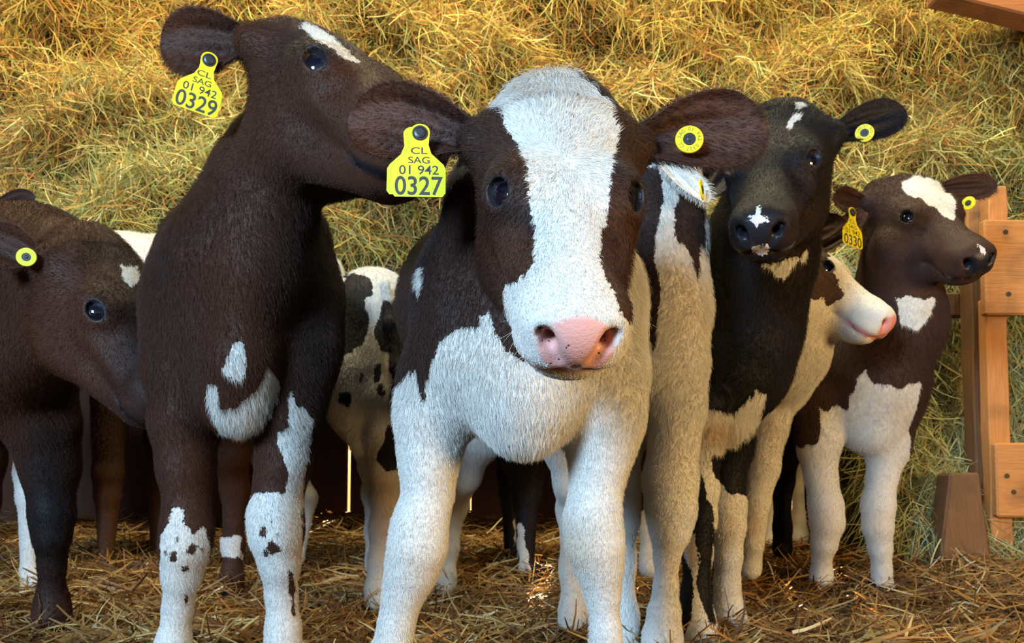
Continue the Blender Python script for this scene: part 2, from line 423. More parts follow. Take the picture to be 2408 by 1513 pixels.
# ---------------------------------------------------------------- ear: a cupped leaf with thickness, its inside facing `face`
def make_ear(parent, mats, base, tip, face, W, theta=(105, 62, 40), bend=(0, 0, 0), tone=.5, coat=.05, density=2.2e5, hair=.009, rad=.00022, seed=1, edge_white=None, lobe=0.0):
    base = np.array(base); tip = np.array(tip); ax = tip - base; Ln = np.linalg.norm(ax); ax /= Ln
    face = np.array(face, float); face -= ax * (face @ ax); face /= np.linalg.norm(face)
    side = np.cross(face, ax); bend = np.array(bend, float)
    ns, ntt = 30, 22; th = 0.0022 * (Ln / .15)
    F_, B_, S_, T_ = [], [], [], []
    for i in range(ns + 1):
        s_ = i / ns
        w = 1.75 * W * max(1e-3, (0.32 * (1 - s_) ** 2.2 + 1.22 * (s_ ** 0.85) * (max(0, 1 - s_ ** 2.3)) ** 0.70))
        th_ = math.radians(np.interp(s_, [0, .35, 1], theta)); rho = w / th_
        c = base + ax * Ln * s_ + bend * math.sin(math.pi * s_) * 1.0 - face * rho * 0.35 * (1 - s_)
        for j in range(ntt + 1):
            t = -1 + 2 * j / ntt; a = th_ * t
            ridge = .0045 * math.cos(t * 9.5 + s_ * 2) * math.sin(math.pi * min(1, s_ * 1.15)) * (1 - t * t) * (Ln / .15)
            n = face * math.cos(a) - side * math.sin(a)
            asym = 1.0 + lobe * t * math.sin(math.pi * s_)
            p = c + side * rho * math.sin(a) * asym + face * rho * (1 - math.cos(a)) * .8 + n * ridge
            tt = th * (1 - .75 * abs(t) ** 4) * (1.8 - s_)
            F_.append(p + n * tt * .5); B_.append(p - n * tt); S_.append(s_); T_.append(t)
    V = F_ + B_; nb = len(F_); Fc = []
    st = ntt + 1
    for i in range(ns):
        for j in range(ntt):
            a = i * st + j; Fc.append((a, a + st, a + st + 1, a + 1)); Fc.append((nb + a, nb + a + 1, nb + a + st + 1, nb + a + st))
        for a, b_ in ((i * st, (i + 1) * st), ((i + 1) * st + ntt, i * st + ntt)): Fc.append((a, nb + a, nb + b_, b_))
    for j in range(ntt):
        Fc.append((j, j + 1, nb + j + 1, nb + j)); a = ns * st + j; Fc.append((a + 1, a, nb + a, nb + a + 1))
    V = np.array(V); Fc = np.array(Fc)
    o = mesh_obj('ear', V, Fc, [mats[0]], parent, True)
    Nn = vnormals(V, Fc); S2 = np.array(S_ * 2); T2 = np.array(T_ * 2); front = np.r_[np.ones(nb), np.zeros(nb)]
    dirv = ax[None] * .8 + side[None] * (T2 * 1.1)[:, None] * (.4 + .6 * S2)[:, None] + Nn * (.30 + .25 * front * (np.abs(T2) > .5))[:, None]
    dirv += np.array([0, 0, -.15]); dirv /= np.linalg.norm(dirv, axis=1, keepdims=True)
    fattr(o, 'hair_dir', dirv, 'FLOAT_VECTOR'); fattr(o, 'hair_len', hair * (.55 + .25 * T2 ** 2 + .2 * S2) * (Ln / .15) ** .5)
    fattr(o, 'hair_density', np.where(front > 0, .34 + .66 * np.abs(T2) ** 2.2, 1.0))
    cv = np.full(len(V), float(coat))
    if edge_white: cv = np.minimum(cv, (edge_white - np.abs(T2 - 0) * 1.0) * .05)
    fattr(o, 'coat', cv); fattr(o, 'tone', np.clip(tone + .45 * front * (T2 ** 2 - .2) - .5 * np.clip(.35 - S2, 0, 1) / .35, 0, 1.2))
    fattr(o, 'bare', .05 * front * (1 - T2 ** 2) * np.clip(S2 * 3, 0, 1))
    for a in ('rim', 'stain'): fattr(o, a, np.zeros(len(V)))
    fur(o, mats[1], density, rad, seed)
    def o_at(px, py, lift=.006):
        q = proj(V[:nb]); i = int(np.argmin((q[:, 0] - px) ** 2 + (q[:, 1] - py) ** 2)); v = V[i] - np.array([0, 0, CAM_H]); w = pos(px, py, V[i][1])
        return w - v / np.linalg.norm(v) * lift
    return o, o_at

# ---------------------------------------------------------------- ear tags
def glyphs(txt, h, w=None, ext=0.0, bold=0.0):
    cu = bpy.data.curves.new('lettering', 'FONT'); cu.body = txt; cu.align_x = 'CENTER'; cu.align_y = 'CENTER'; cu.size = 1; cu.offset = bold; cu.extrude = 0.02
    o = bpy.data.objects.new('t', cu); C.objects.link(o); dg = bpy.context.evaluated_depsgraph_get()
    me = bpy.data.meshes.new_from_object(o.evaluated_get(dg)); V = np.array([v.co[:] for v in me.vertices]); Fc = [tuple(p.vertices) for p in me.polygons]
    bpy.data.objects.remove(o); bpy.data.curves.remove(cu); bpy.data.meshes.remove(me)
    mn, mx = V.min(0), V.max(0); V = V - (mn + mx) / 2; sy = h / (mx[1] - mn[1]); sx = sy if w is None else w / (mx[0] - mn[0])
    return V * np.array([sx, sy, sy * 0 + h * .02 / .02 * .012]), Fc
def join(parts):
    V, Fc, n = [], [], 0
    for v, f in parts: V.append(v); Fc += [tuple(i + n for i in q) for q in f]; n += len(v)
    return np.concatenate(V), Fc
def extrude(poly, t, z0=0.0):
    n = len(poly); V = [(x, y, z0 + t / 2) for x, y in poly] + [(x, y, z0 - t / 2) for x, y in poly]
    Fc = [tuple(range(n)), tuple(range(2 * n - 1, n - 1, -1))] + [(i, n + i, n + (i + 1) % n, (i + 1) % n) for i in range(n)]
    return np.array(V, float), Fc
def disc(r, z0, z1, n=28, r1=None, c=(0, 0), hole=0.0):
    V = []; Fc = []; r1 = r if r1 is None else r1
    prof = [(hole, z0), (r, z0), (r, z0 + (z1 - z0) * .6), (r1, z1), (hole, z1)]
    for k in range(n):
        a = 2 * math.pi * k / n
        for R, z in prof: V.append((c[0] + R * math.cos(a), c[1] + R * math.sin(a), z))
    m = len(prof)
    for k in range(n):
        for i in range(m):
            if i == m - 1 and hole == 0: continue
            Fc.append((k * m + i, ((k + 1) % n) * m + i, ((k + 1) % n) * m + (i + 1) % m, k * m + (i + 1) % m))
    return np.array(V, float), Fc
TAG_Y = None
def tag_mats():
    m, nt, b = new_mat('yellow_tag_plastic'); tc = N(nt, 'ShaderNodeTexCoord').outputs['Object']
    no = N(nt, 'ShaderNodeTexNoise', i_Scale=140.0, i_Detail=4.0); nt.links.new(tc, no.inputs['Vector'])
    c_ = mixc(nt, math_(nt, 'MULTIPLY', math_(nt, 'SUBTRACT', no.outputs[0], .5), 1.6, clamp=True), (.74, .67, .010), (.52, .42, .02))
    nt.links.new(c_, b.inputs['Base Color']); b.inputs['Roughness'].default_value = .38
    return m, simple('tag_ink', (.035, .04, .035), .6), simple('tag_button_rubber', (.02, .022, .026), .4), simple('tag_ink_soft', (.16, .16, .05), .6)
TAG_Y, TAG_K, TAG_B, TAG_S = tag_mats()
def flag_tag(parent, at, u, right, up, number, back=True, label=None, grey=False):
    """u = metres per template unit; button at `at`; up/right = plate axes in world"""
    right = np.array(right, float); right /= np.linalg.norm(right); up = np.array(up, float); up -= right * (up @ right); up /= np.linalg.norm(up)
    nrm = np.cross(right, up); M = np.stack([right, up, nrm], 1)
    pts = []
    for k in range(9):
        a = math.pi * k / 8; pts.append((24 * math.cos(a), 4 + 20 * math.sin(a)))
    pts += [(-21, -30), (-30, -52), (-60, -80), (-67, -92), (-68, -152), (-60, -162), (55, -162), (63, -152), (63, -92), (58, -80), (28, -52), (21, -30)]
    def put(VF, name, mat, par, sm=False):
        V, Fc = VF; return mesh_obj(name, (V * u) @ M.T + np.array(at), Fc, [mat], par, sm)
    pl = put(extrude(pts[::1], 3.0), 'ear_tag', TAG_Y, parent)
    put(join([disc(19, 1.5, 5, r1=18), disc(14, 5, 9, r1=9)]), 'tag_button', TAG_B, pl, False)
    ink = TAG_K
    rows = [('CL', 17, 40, -45), ('SAG', 17, 52, -69), ('01 942', 23, 96, -94), (number, 48, 116, -134)]
    P = []
    for t, h, w, y in rows:
        V, Fc = glyphs(t, h, w, bold=.012 if h > 30 else .004); V = V.copy(); V[:, 1] += y; V[:, 0] -= 2; V[:, 2] = V[:, 2] * .05 + 1.9; P.append((V, Fc))
    put(join(P), 'lettering', ink, pl)
    if back:
        b = [(x * .90 - 20, y * .93 - 2) for x, y in pts]; put(extrude(b, 2.5, -9), 'back_plate', TAG_Y, pl)
    return pl
def round_tag(parent, at, r, nrm, up=(0, 0, 1), text=True):
    nrm = np.array(nrm, float); nrm /= np.linalg.norm(nrm); up = np.array(up, float); up -= nrm * (up @ nrm); up /= np.linalg.norm(up)
    M = np.stack([np.cross(up, nrm), up, nrm], 1); u = r / 33.0
    def put(VF, name, mat, par): V, Fc = VF; return mesh_obj(name, (V * u) @ M.T + np.array(at), Fc, [mat], par, False)
    pl = put(disc(33, -2.5, 2.5, 36, r1=31.5, hole=8), 'ear_tag', TAG_Y, parent)
    put(join([disc(15, 0, 4, r1=14), disc(6, 4, 6, r1=4)]), 'tag_button', TAG_B, pl)
    if text:
        P = []; s = '01 942 0327 CL SAG '
        for i, ch_ in enumerate(s):
            if ch_ == ' ': continue
            V, Fc = glyphs(ch_, 8.5); a = -2 * math.pi * i / len(s); ca, sa = math.cos(a), math.sin(a)
            V = V.copy(); V[:, 1] += 24; x, y = V[:, 0] * ca - V[:, 1] * sa, V[:, 0] * sa + V[:, 1] * ca; P.append((np.stack([x, y, V[:, 2] * .05 + 2.6], 1), Fc))
        put(join(P), 'lettering', TAG_S, pl)
    return pl

# ---------------------------------------------------------------- whole calf
def chain(g, pts, k=.03, side=None, flat=1.0):
    Q = [(pos(a, b, Y), r * mpp(Y)) for a, b, Y, r in pts]
    for (p, r), (q, s_) in zip(Q, Q[1:]): g.cone(p, q, r, s_, k, side, flat)
def blob(g, px, py, Y, rx, ry, rz, k=.03, R=None, sub=False):
    """rx, rz in picture units, ry (depth) in metres"""
    m = mpp(Y); g.ell(pos(px, py, Y), (rx * m, ry, rz * m), k, R, sub)
def make_calf(label, head, body, grid, mats, base='d', patches=(), tones=(), tone=.5, stains=(), hair=.011, long_hair=(), density=1.0e5, rad=.00022, fn=None,
              noise_patch=None, smooth=2, seed=1, head_hair=.6, min_len=.0):
    root = empty('calf', tuple(grid['foot'])); tag(root, label, 'calf')
    g = Grid(*grid['axes']); body(g)
    if head: head.build(g)
    P, Q = g.mesh(); del g
    # drop specks
    P = smooth_mesh(P, Q, smooth)
    base_loc = np.array(grid['foot'])
    o = mesh_obj('body', P - base_loc, Q, [mats[0]], root, True)
    Nn = vnormals(P, Q); px = proj(P); m = np.maximum(P[:, 1], .3) / F_PX
    coat = np.full(len(P), .05 if base == 'd' else -.05)
    if noise_patch: coat = noise_patch(P)
    jag = hash_noise(P, 380, seed) * .0016 + (hash_noise(P, 140, seed + 1) * .0022 + hash_noise(P * np.array([1.6, 1, .6]), 120, seed + 2) * .0022 * (P[:, 1] > 1.6)) * np.clip(P[:, 1], 1, 3)
    for pt in patches:
        kind, poly = pt[0], pt[1]; y0, y1 = (pt[2], pt[3]) if len(pt) > 2 else (0, 9)
        sd = poly_sd(px, poly) * m + jag
        ok = (P[:, 1] > y0) & (P[:, 1] < y1); sd = np.where(ok, sd, -.05); sd = np.clip(sd, -.05, .05)
        coat = np.maximum(coat, sd) if kind == 'd' else np.minimum(coat, -sd)
    tn = np.full(len(P), tone)
    for x, y, rx, ry, s_ in tones: tn = tn + s_ * np.exp(-(((px[:, 0] - x) / rx) ** 2 + ((px[:, 1] - y) / ry) ** 2))
    stn = np.zeros(len(P))
    for x, y, rx, ry, s_ in stains: stn += s_ * np.exp(-(((px[:, 0] - x) / rx) ** 2 + ((px[:, 1] - y) / ry) ** 2))
    hl = np.full(len(P), hair)
    for x, y, rx, ry, s_ in long_hair: hl += s_ * np.exp(-(((px[:, 0] - x) / rx) ** 2 + ((px[:, 1] - y) / ry) ** 2))
    flow = np.tile(np.array([0, .25, -1.0]), (len(P), 1)); bare = np.zeros(len(P)); rim = np.zeros(len(P)); lift = np.full(len(P), .30)
    hl *= np.clip(.5 + (P[:, 2] - .34) * 3.5, .5, 1); lift = lift - .1 * (P[:, 2] < .4)
    if head:
        l = head.loc(P); ax_, ay, az = np.abs(l[:, 0]), l[:, 1], l[:, 2]
        inh = np.clip((ay + .02) / .05, 0, 1) * (np.abs(l).max(1) < .36) * np.clip((az + .19) / .04, 0, 1)
        v = P - head.w((0, .095, -.02)); v = v - (v * Nn).sum(1, keepdims=True) * Nn; v /= np.linalg.norm(v, axis=1, keepdims=True) + 1e-6
        flow = flow * (1 - inh)[:, None] + v * inh[:, None]
        pad = 1.0 - np.sqrt(((ax_) / .0315) ** 2 + ((az + .061) / .0265) ** 2)
        padr = np.clip((pad + .12) * 9, 0, 1) * np.clip((ay - .240) / .012, 0, 1)
        lip = np.clip(1 - np.abs(az + .092) / .009, 0, 1) * np.clip((ay - .205) / .02, 0, 1) * 1.3 * (ax_ < .052)
        bare = np.clip(np.maximum(padr, lip), 0, 1) * (inh > .5)
        la = np.stack([ax_, ay, az], 1) - EYE_C; fw = np.array([0, 1, 0]) - EYE_AX * EYE_AX[1]; fw /= np.linalg.norm(fw); upv = np.cross(EYE_AX, fw)
        de = np.sqrt(((la @ fw) / .0170) ** 2 + ((la @ upv) / .0142) ** 2); out_ = la @ EYE_AX > .004
        tear = np.clip(1 - np.hypot(((la @ fw) - .026) / .014, ((la @ upv) + .013) / .006), 0, 1)
        rim = np.clip(np.clip((1.12 - de) * 6, 0, 1) * out_ + tear * .35, 0, 1) * (inh > .3)
        hl = hl * (1 - inh * (1 - head_hair * np.clip(1.25 - ay * 3.2, .28, 1.25)))
        lift = lift + .25 * inh * np.clip(1 - ay * 7, 0, 1) - .1 * inh
    flow = flow - (flow * Nn).sum(1, keepdims=True) * Nn; flow /= np.linalg.norm(flow, axis=1, keepdims=True) + 1e-6
    hd = flow + Nn * lift[:, None] + np.stack([hash_noise(P, 45, 11), hash_noise(P, 45, 12), hash_noise(P, 45, 13)], 1) * .22
    # density: full where it can be seen from the front, thin elsewhere
    cd = P - np.array([0, 0, CAM_H]); cd /= np.linalg.norm(cd, axis=1, keepdims=True); vis = -(Nn * cd).sum(1)
    den = np.clip(.35 + vis * 3, .06, 1) * np.clip(1 - bare * 1.6, 0, 1) * np.clip(1 - rim * 1.2, 0, 1)
    inf = (px[:, 0] > -60) & (px[:, 0] < 2470) & (px[:, 1] > -60) & (px[:, 1] < 1570); den *= np.where(inf, 1, .08)
    hoof = P[:, 2] < floor_z(P[:, 1]) + .022; den = np.where(hoof, 0, den)
    rim = np.where(hoof, 1, rim)
    for nm, a in (('coat', coat), ('tone', np.clip(tn, 0, 1.3)), ('stain', np.clip(stn, 0, 1)), ('bare', bare), ('rim', rim), ('hair_len', np.maximum(hl, min_len)), ('hair_density', den)): fattr(o, nm, a)
    fattr(o, 'hair_dir', hd, 'FLOAT_VECTOR')
    fur(o, mats[1], density, rad, seed)
    return root, o
def rel(root, o):
    """keep a part's world placement under a root that is not at the origin"""
    o.location = Vector(o.location) - root.location
    return o
def floor_z(Y): return np.interp(Y, [0, 1.95, 2.2, 2.4, 3.0, 4.2, 9], [0, 0, .03, .06, .115, .17, .2])
# ================================================================= barn
def wood_material(name, a, b_, scale=1.0, ax=2, dark=(.03, .015, .008)):
    m, nt, b = new_mat(name); tc = N(nt, 'ShaderNodeTexCoord').outputs['Object']
    mp = N(nt, 'ShaderNodeMapping'); sc_ = [14.0 * scale] * 3; sc_[ax] = 1.1 * scale; mp.inputs['Scale'].default_value = sc_; nt.links.new(tc, mp.inputs[0])
    n1 = N(nt, 'ShaderNodeTexNoise', i_Scale=4.0, i_Detail=8.0, i_Distortion=2.2); nt.links.new(mp.outputs[0], n1.inputs['Vector'])
    n2 = N(nt, 'ShaderNodeTexNoise', i_Scale=5.0 * scale, i_Detail=5.0); nt.links.new(tc, n2.inputs['Vector'])
    c1 = mixc(nt, n1.outputs[0], a, b_)
    st = math_(nt, 'MULTIPLY', math_(nt, 'SUBTRACT', n2.outputs[0], .52), 5.0, clamp=True)
    c2 = mixc(nt, math_(nt, 'MULTIPLY', st, .6), c1, dark)
    nt.links.new(c2, b.inputs['Base Color']); b.inputs['Roughness'].default_value = .7
    bp = N(nt, 'ShaderNodeBump', i_Strength=.6, i_Distance=.004); nt.links.new(n1.outputs[0], bp.inputs['Height']); nt.links.new(bp.outputs[0], b.inputs['Normal'])
    return m
W_OR = wood_material('orange_timber', (.34, .13, .032), (.56, .25, .08)); W_ORX = wood_material('orange_timber_level', (.34, .13, .032), (.56, .25, .08), ax=0)
W_BR = wood_material('brown_and_shaded_timber', (.075, .032, .012), (.18, .085, .034)); W_DK = wood_material('dark_boards', (.040, .011, .005), (.11, .030, .012))
W_TOP = wood_material('reddish_timber', (.20, .065, .018), (.34, .12, .035), ax=0); W_DKX = wood_material('dark_beam', (.06, .018, .010), (.12, .04, .02), ax=0)
KNOT = simple('nail_head', (.02, .012, .01), .6)
def plank(name, x0, x1, z0, z1, y0, y1, mat, parent=None, bev=.004, skew=None, seed=0):
    """a board with slightly rough, bevelled edges"""
    r = np.random.default_rng(seed); bm = __import__('bmesh').new(); import bmesh
    vs = [bm.verts.new(v) for v in [(x0, y0, z0), (x1, y0, z0), (x1, y1, z0), (x0, y1, z0), (x0, y0, z1), (x1, y0, z1), (x1, y1, z1), (x0, y1, z1)]]
    if skew is not None:
        for v, d in zip(vs, skew): v.co += Vector(d)
    for f in BOXF: bm.faces.new([vs[i] for i in f])
    bmesh.ops.recalc_face_normals(bm, faces=bm.faces)
    L = max(x1 - x0, z1 - z0); es = [e for e in bm.edges if e.calc_length() > L * .6]
    bmesh.ops.subdivide_edges(bm, edges=es, cuts=5, use_grid_fill=True)
    for v in bm.verts: v.co += Vector(r.normal(size=3) * .0012)
    bmesh.ops.bevel(bm, geom=[e for e in bm.edges if e.is_manifold and e.calc_face_angle(0) > .9], offset=bev, segments=1, affect='EDGES')
    me = bpy.data.meshes.new(name); bm.to_mesh(me); bm.free(); me.materials.append(mat)
    o = bpy.data.objects.new(name, me); C.objects.link(o); o.parent = parent
    return o
def px_x(px, Y): return (px - 1204) / F_PX * Y / (CP - SP * 0) * 1.0
def box_px(name, x0, x1, y0, y1, Y, dep, mat, parent=None, **kw):
    ym = (y0 + y1) / 2; a = pos(x0, ym, Y); b = pos(x1, ym, Y); a[2] = pos(x0, y1, Y)[2]; b[2] = pos(x0, y0, Y)[2]
    return plank(name, a[0], b[0], a[2], b[2], Y, Y + dep, mat, parent, **kw)

def strand_material(name, rough=.6):
    m, nt, b = new_mat(name); at = attr(nt, 'tint'); nt.links.new(at.outputs['Color'], b.inputs['Base Color'])
    b.inputs['Roughness'].default_value = rough; b.inputs['Specular IOR Level'].default_value = .35
    tr = N(nt, 'ShaderNodeBsdfTranslucent'); nt.links.new(at.outputs['Color'], tr.inputs['Color'])
    ms = N(nt, 'ShaderNodeMixShader', i_0=.22); nt.links.new(b.outputs[0], ms.inputs[1]); nt.links.new(tr.outputs[0], ms.inputs[2])
    nt.links.new(ms.outputs[0], nt.nodes['Material Output'].inputs[0])
    return m
HAYM = strand_material('hay_stems')
def strands(name, R0, D0, Ln, Wd, nrm, cols, K=5, curl=.5, grav=0.0, seed=1, mat=None):
    """flat stems: roots R0, directions D0, lengths, widths, rough facing nrm, rgb per stem"""
    r = np.random.default_rng(seed); n = len(R0); Wd = np.broadcast_to(Wd, n); Ln = np.broadcast_to(Ln, n)
    D = D0 / np.linalg.norm(D0, axis=1, keepdims=True); p = R0.copy(); pts = [p]; dirs = [D]
    bend = r.normal(size=(n, 3)) * curl
    for k in range(K):
        p = p + D * (Ln / K)[:, None]; pts.append(p); dirs.append(D)
        bend = bend * .7 + r.normal(size=(n, 3)) * curl * .6
        D = D + bend / K * 1.6 + np.array([0, 0, -grav / K]); D = D / np.linalg.norm(D, axis=1, keepdims=True)
    fn = nrm + r.normal(size=(n, 3)) * .7
    V = np.zeros((n, K + 1, 2, 3))
    for k in range(K + 1):
        s = np.cross(dirs[k], fn); s /= np.linalg.norm(s, axis=1, keepdims=True) + 1e-9
        w = (Wd * (1 - .55 * (k / K) ** 2) * .5)[:, None]; V[:, k, 0] = pts[k] - s * w; V[:, k, 1] = pts[k] + s * w
    b = (np.arange(n) * (K + 1) * 2)[:, None]; k = np.arange(K)[None] * 2
    F0 = b + k; Fc = np.stack([F0, F0 + 1, F0 + 3, F0 + 2], -1).reshape(-1, 4)
    o = mesh_obj(name, V.reshape(-1, 3), Fc, [mat or HAYM], None, True)
    ca = o.data.attributes.new('tint', 'FLOAT_COLOR', 'FACE')
    ca.data.foreach_set('color', np.repeat(np.c_[cols, np.ones(n)], K, 0).astype(np.float32).ravel())
    return o
def tints(r, n, pal, prob, var=.18):
    pal = np.array(pal); i = r.choice(len(pal), n, p=np.array(prob) / sum(prob)); return np.clip(pal[i] * r.uniform(1 - var, 1 + var, (n, 1)) * r.uniform(.94, 1.06, (n, 3)), 0, 1)

def lump(x, z, s=1.0):
    return (.10 * np.sin(x * 2.1 + 1.3 * np.sin(z * 1.7)) + .07 * np.sin(x * 4.7 + z * 3.1 + 1) + .05 * np.sin(x * 9.3 - z * 7.7 + 2) + .03 * np.sin(x * 17 + 5 * np.sin(z * 9)) + .03 * np.sin(z * 21 + x * 6)) * s
def heightmesh(name, us, vs, fn, mat):
    U, V_ = np.meshgrid(us, vs, indexing='ij'); P = fn(U, V_); nu, nv = len(us), len(vs)
    i = (np.arange(nu - 1)[:, None] * nv + np.arange(nv - 1)[None]).ravel(); Fc = np.stack([i, i + nv, i + nv + 1, i + 1], 1)
    return mesh_obj(name, P.reshape(-1, 3), Fc, [mat], None, True)
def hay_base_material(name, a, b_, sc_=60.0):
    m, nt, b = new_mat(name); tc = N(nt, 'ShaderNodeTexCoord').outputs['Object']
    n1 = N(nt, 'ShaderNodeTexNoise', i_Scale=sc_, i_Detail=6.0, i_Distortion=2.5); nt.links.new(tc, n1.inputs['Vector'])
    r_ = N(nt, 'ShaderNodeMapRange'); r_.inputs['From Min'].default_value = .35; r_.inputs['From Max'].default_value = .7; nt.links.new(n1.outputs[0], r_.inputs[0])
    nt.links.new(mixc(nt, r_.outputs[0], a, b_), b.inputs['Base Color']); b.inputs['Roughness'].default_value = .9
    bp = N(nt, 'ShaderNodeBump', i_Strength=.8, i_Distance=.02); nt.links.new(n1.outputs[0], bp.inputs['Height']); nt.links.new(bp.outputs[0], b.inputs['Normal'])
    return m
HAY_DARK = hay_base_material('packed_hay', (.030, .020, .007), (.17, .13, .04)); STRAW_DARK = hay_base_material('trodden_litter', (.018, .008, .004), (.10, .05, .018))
HY = 3.12
def hay_y(x, z): return HY + .32 * np.clip(z - 1.2, 0, 2) ** 1.0 * .7 + lump(x, z, 1.0) + .05 * np.sin(z * 12 + 2 * np.sin(x * 3))
def hay_stack():
    zb = 1.16
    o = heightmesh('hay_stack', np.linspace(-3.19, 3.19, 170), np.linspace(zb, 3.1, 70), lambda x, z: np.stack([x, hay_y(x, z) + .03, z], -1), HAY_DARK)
    tag(o, 'high stack of loose yellow hay filling the barn behind the calves', 'hay', kind='stuff')
    # underside shelf of the mass, so that it has depth
    u = heightmesh('packed_underside', np.linspace(-3.19, 3.19, 100), np.linspace(0, 1, 8), lambda x, t: np.stack([x, hay_y(x, x * 0 + zb) + .03 + t * .9, zb + .02 * np.sin(x * 9) + 0 * t], -1), HAY_DARK); u.parent = o; u['kind'] = 'stuff'
    r = np.random.default_rng(5); n = 92000
    x = np.where(r.random(n) < .87, r.uniform(-2.3, 2.3, n), r.uniform(2.2, 3.15, n) * r.choice([-1, 1], n)); z = zb - .02 + (2.75 - zb) * r.random(n) ** 1.15; off = r.random(n) ** 1.5 * .10
    # tufts: stems gather around random centres with a shared lean
    cx, cz = r.uniform(-2.4, 2.5, 900), r.uniform(zb, 2.5, 900); ca = r.uniform(0, math.pi, 900)
    k = r.integers(0, 900, n); m = r.random(n) < .55
    x = np.where(m, cx[k] + r.normal(size=n) * .05, x); z = np.where(m, cz[k] + r.normal(size=n) * .05, z)
    y = hay_y(x, z) - off
    a = np.where(m, ca[k] + r.normal(size=n) * .45, r.uniform(0, math.pi, n)); D = np.stack([np.cos(a), r.normal(size=n) * .35 - .08, -np.abs(np.sin(a)) * r.choice([1, 1, 1, -1], n)], 1)
    P1 = [(.42, .31, .075), (.29, .29, .085), (.55, .47, .17), (.19, .105, .030), (.40, .18, .05), (.64, .60, .30), (.20, .25, .09)]
    ca_ = tints(r, n, P1, [5, 3, 1.6, 4, 2.6, .8, 1.2]); cb_ = tints(r, n, P1, [2.5, 5, 2.2, 2.5, .6, 1.6, 4])
    g_ = hash_noise(np.stack([x, z, x * 0], 1), 5.0, 3) + hash_noise(np.stack([x, z, x * 0], 1), 16.0, 4) * .7 - (z - 1.62) * 2.6 - np.clip(-x - .3, 0, 1) * .5
    col = np.where((g_ + r.normal(size=n) * .5 > 0)[:, None], cb_, ca_); hi = np.clip((z - 1.6) / .5, 0, 1)[:, None]
    col = col * (1 - hi * np.array([-.10, .02, .30]))  # warm light from above put into the colour of the upper stems
    s = strands('hay_stems', np.stack([x, y, z], 1), D, r.uniform(.05, .17, n), r.uniform(.0024, .0052, n), np.array([0, -1, .2]), col, 5, .55, .4, 6); s.parent = o; s['kind'] = 'stuff'
    n = 1500; x = r.uniform(-2.3, 2.3, n); z = zb + r.uniform(-.03, .10, n); y = hay_y(x, z * 0 + zb) - r.uniform(0, .08, n)
    D = np.stack([r.normal(size=n) * .5, -.1 + r.normal(size=n) * .2, -np.ones(n)], 1)
    s = strands('hanging_stems', np.stack([x, y, z], 1), D, r.uniform(.06, .20, n), r.uniform(.0026, .0050, n), np.array([0, -1, 0]), tints(r, n, P1, [5, 3, 3, 2, 1, 2, 2]), 5, .6, .7, 7); s.parent = o; s['kind'] = 'stuff'
def hay_heap():
    """hay spilling to the floor behind the wooden frame at the right"""
    def hy(x, z): return 2.92 - .30 * np.clip(1 - z / .75, 0, 1) ** 1.3 + lump(x * 1.5, z * 1.5, .35) + .25 * np.clip(1.30 - x, 0, 1) ** 1.2 + .22 * np.clip(z - .80, 0, 1)
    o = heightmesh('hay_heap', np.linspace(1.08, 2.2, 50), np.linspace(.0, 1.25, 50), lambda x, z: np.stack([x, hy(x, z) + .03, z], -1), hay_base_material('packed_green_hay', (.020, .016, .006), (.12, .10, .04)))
    tag(o, 'greenish hay spilling down to the floor behind the timber rack at right', 'hay', kind='stuff')
    r = np.random.default_rng(15); n = 16000; x = r.uniform(1.12, 2.1, n); z = r.uniform(.04, 1.15, n); y = hy(x, z) - r.random(n) ** 1.5 * .09
    a = r.normal(size=n) * .7; D = np.stack([np.sin(a), -.15 + r.normal(size=n) * .25, -np.cos(a)], 1)
    P1 = [(.36, .36, .15), (.24, .28, .13), (.52, .50, .26), (.30, .20, .07), (.42, .46, .30)]
    s = strands('hay_stems', np.stack([x, y, z], 1), D, r.uniform(.06, .24, n), r.uniform(.0022, .0045, n), np.array([0, -1, .2]), tints(r, n, P1, [5, 4, 2, 2, 2]), 6, .5, .5, 16); s.parent = o; s['kind'] = 'stuff'
def floor_fn(x, y): return floor_z(y) + .012 * np.sin(x * 5 + y * 3) + .008 * np.sin(x * 13 - y * 9)
def straw_floor():
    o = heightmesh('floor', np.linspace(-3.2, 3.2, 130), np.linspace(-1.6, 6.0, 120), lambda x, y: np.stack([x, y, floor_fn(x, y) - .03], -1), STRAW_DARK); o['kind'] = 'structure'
    r = np.random.default_rng(25)
    P1 = [(.44, .25, .075), (.28, .14, .04), (.62, .44, .17), (.15, .065, .022), (.50, .24, .06), (.80, .68, .40)]
    def bed(name, n, xr, yr, lo, hi, wl, wh, up, sd, label):
        x = r.uniform(*xr, n); y = yr[0] + (yr[1] - yr[0]) * r.random(n); hgt = r.random(n) ** 2.0 * .045; z = floor_fn(x, y) - .018 + hgt
        a = r.uniform(0, 2 * math.pi, n); D = np.stack([np.cos(a), np.sin(a), np.abs(r.normal(size=n)) * up], 1)
        s = strands(name, np.stack([x, y, z], 1), D, r.uniform(lo, hi, n), r.uniform(wl, wh, n), np.array([0, -.6, 1.0]), tints(r, n, P1, [5, 5, 2.2, 5, 2, .8]) * .8, 4, .28, .12, sd)
        return s
    s = bed('straw_litter', 34000, (-1.75, 1.75), (1.55, 3.1), .035, .14, .0030, .0072, .24, 26, '')
    tag(s, 'golden brown straw litter covering the floor under the calves', 'straw', kind='stuff'); straw_floor.bed = s
    t = bed('upright_stems', 2600, (-1.5, 1.6), (1.62, 2.7), .04, .11, .0024, .0050, 1.0, 27, ''); t.parent = s; t['kind'] = 'stuff'
    t = bed('far_stems', 5000, (-2.6, 2.6), (3.1, 4.12), .05, .13, .003, .006, .2, 28, ''); t.parent = s; t['kind'] = 'stuff'
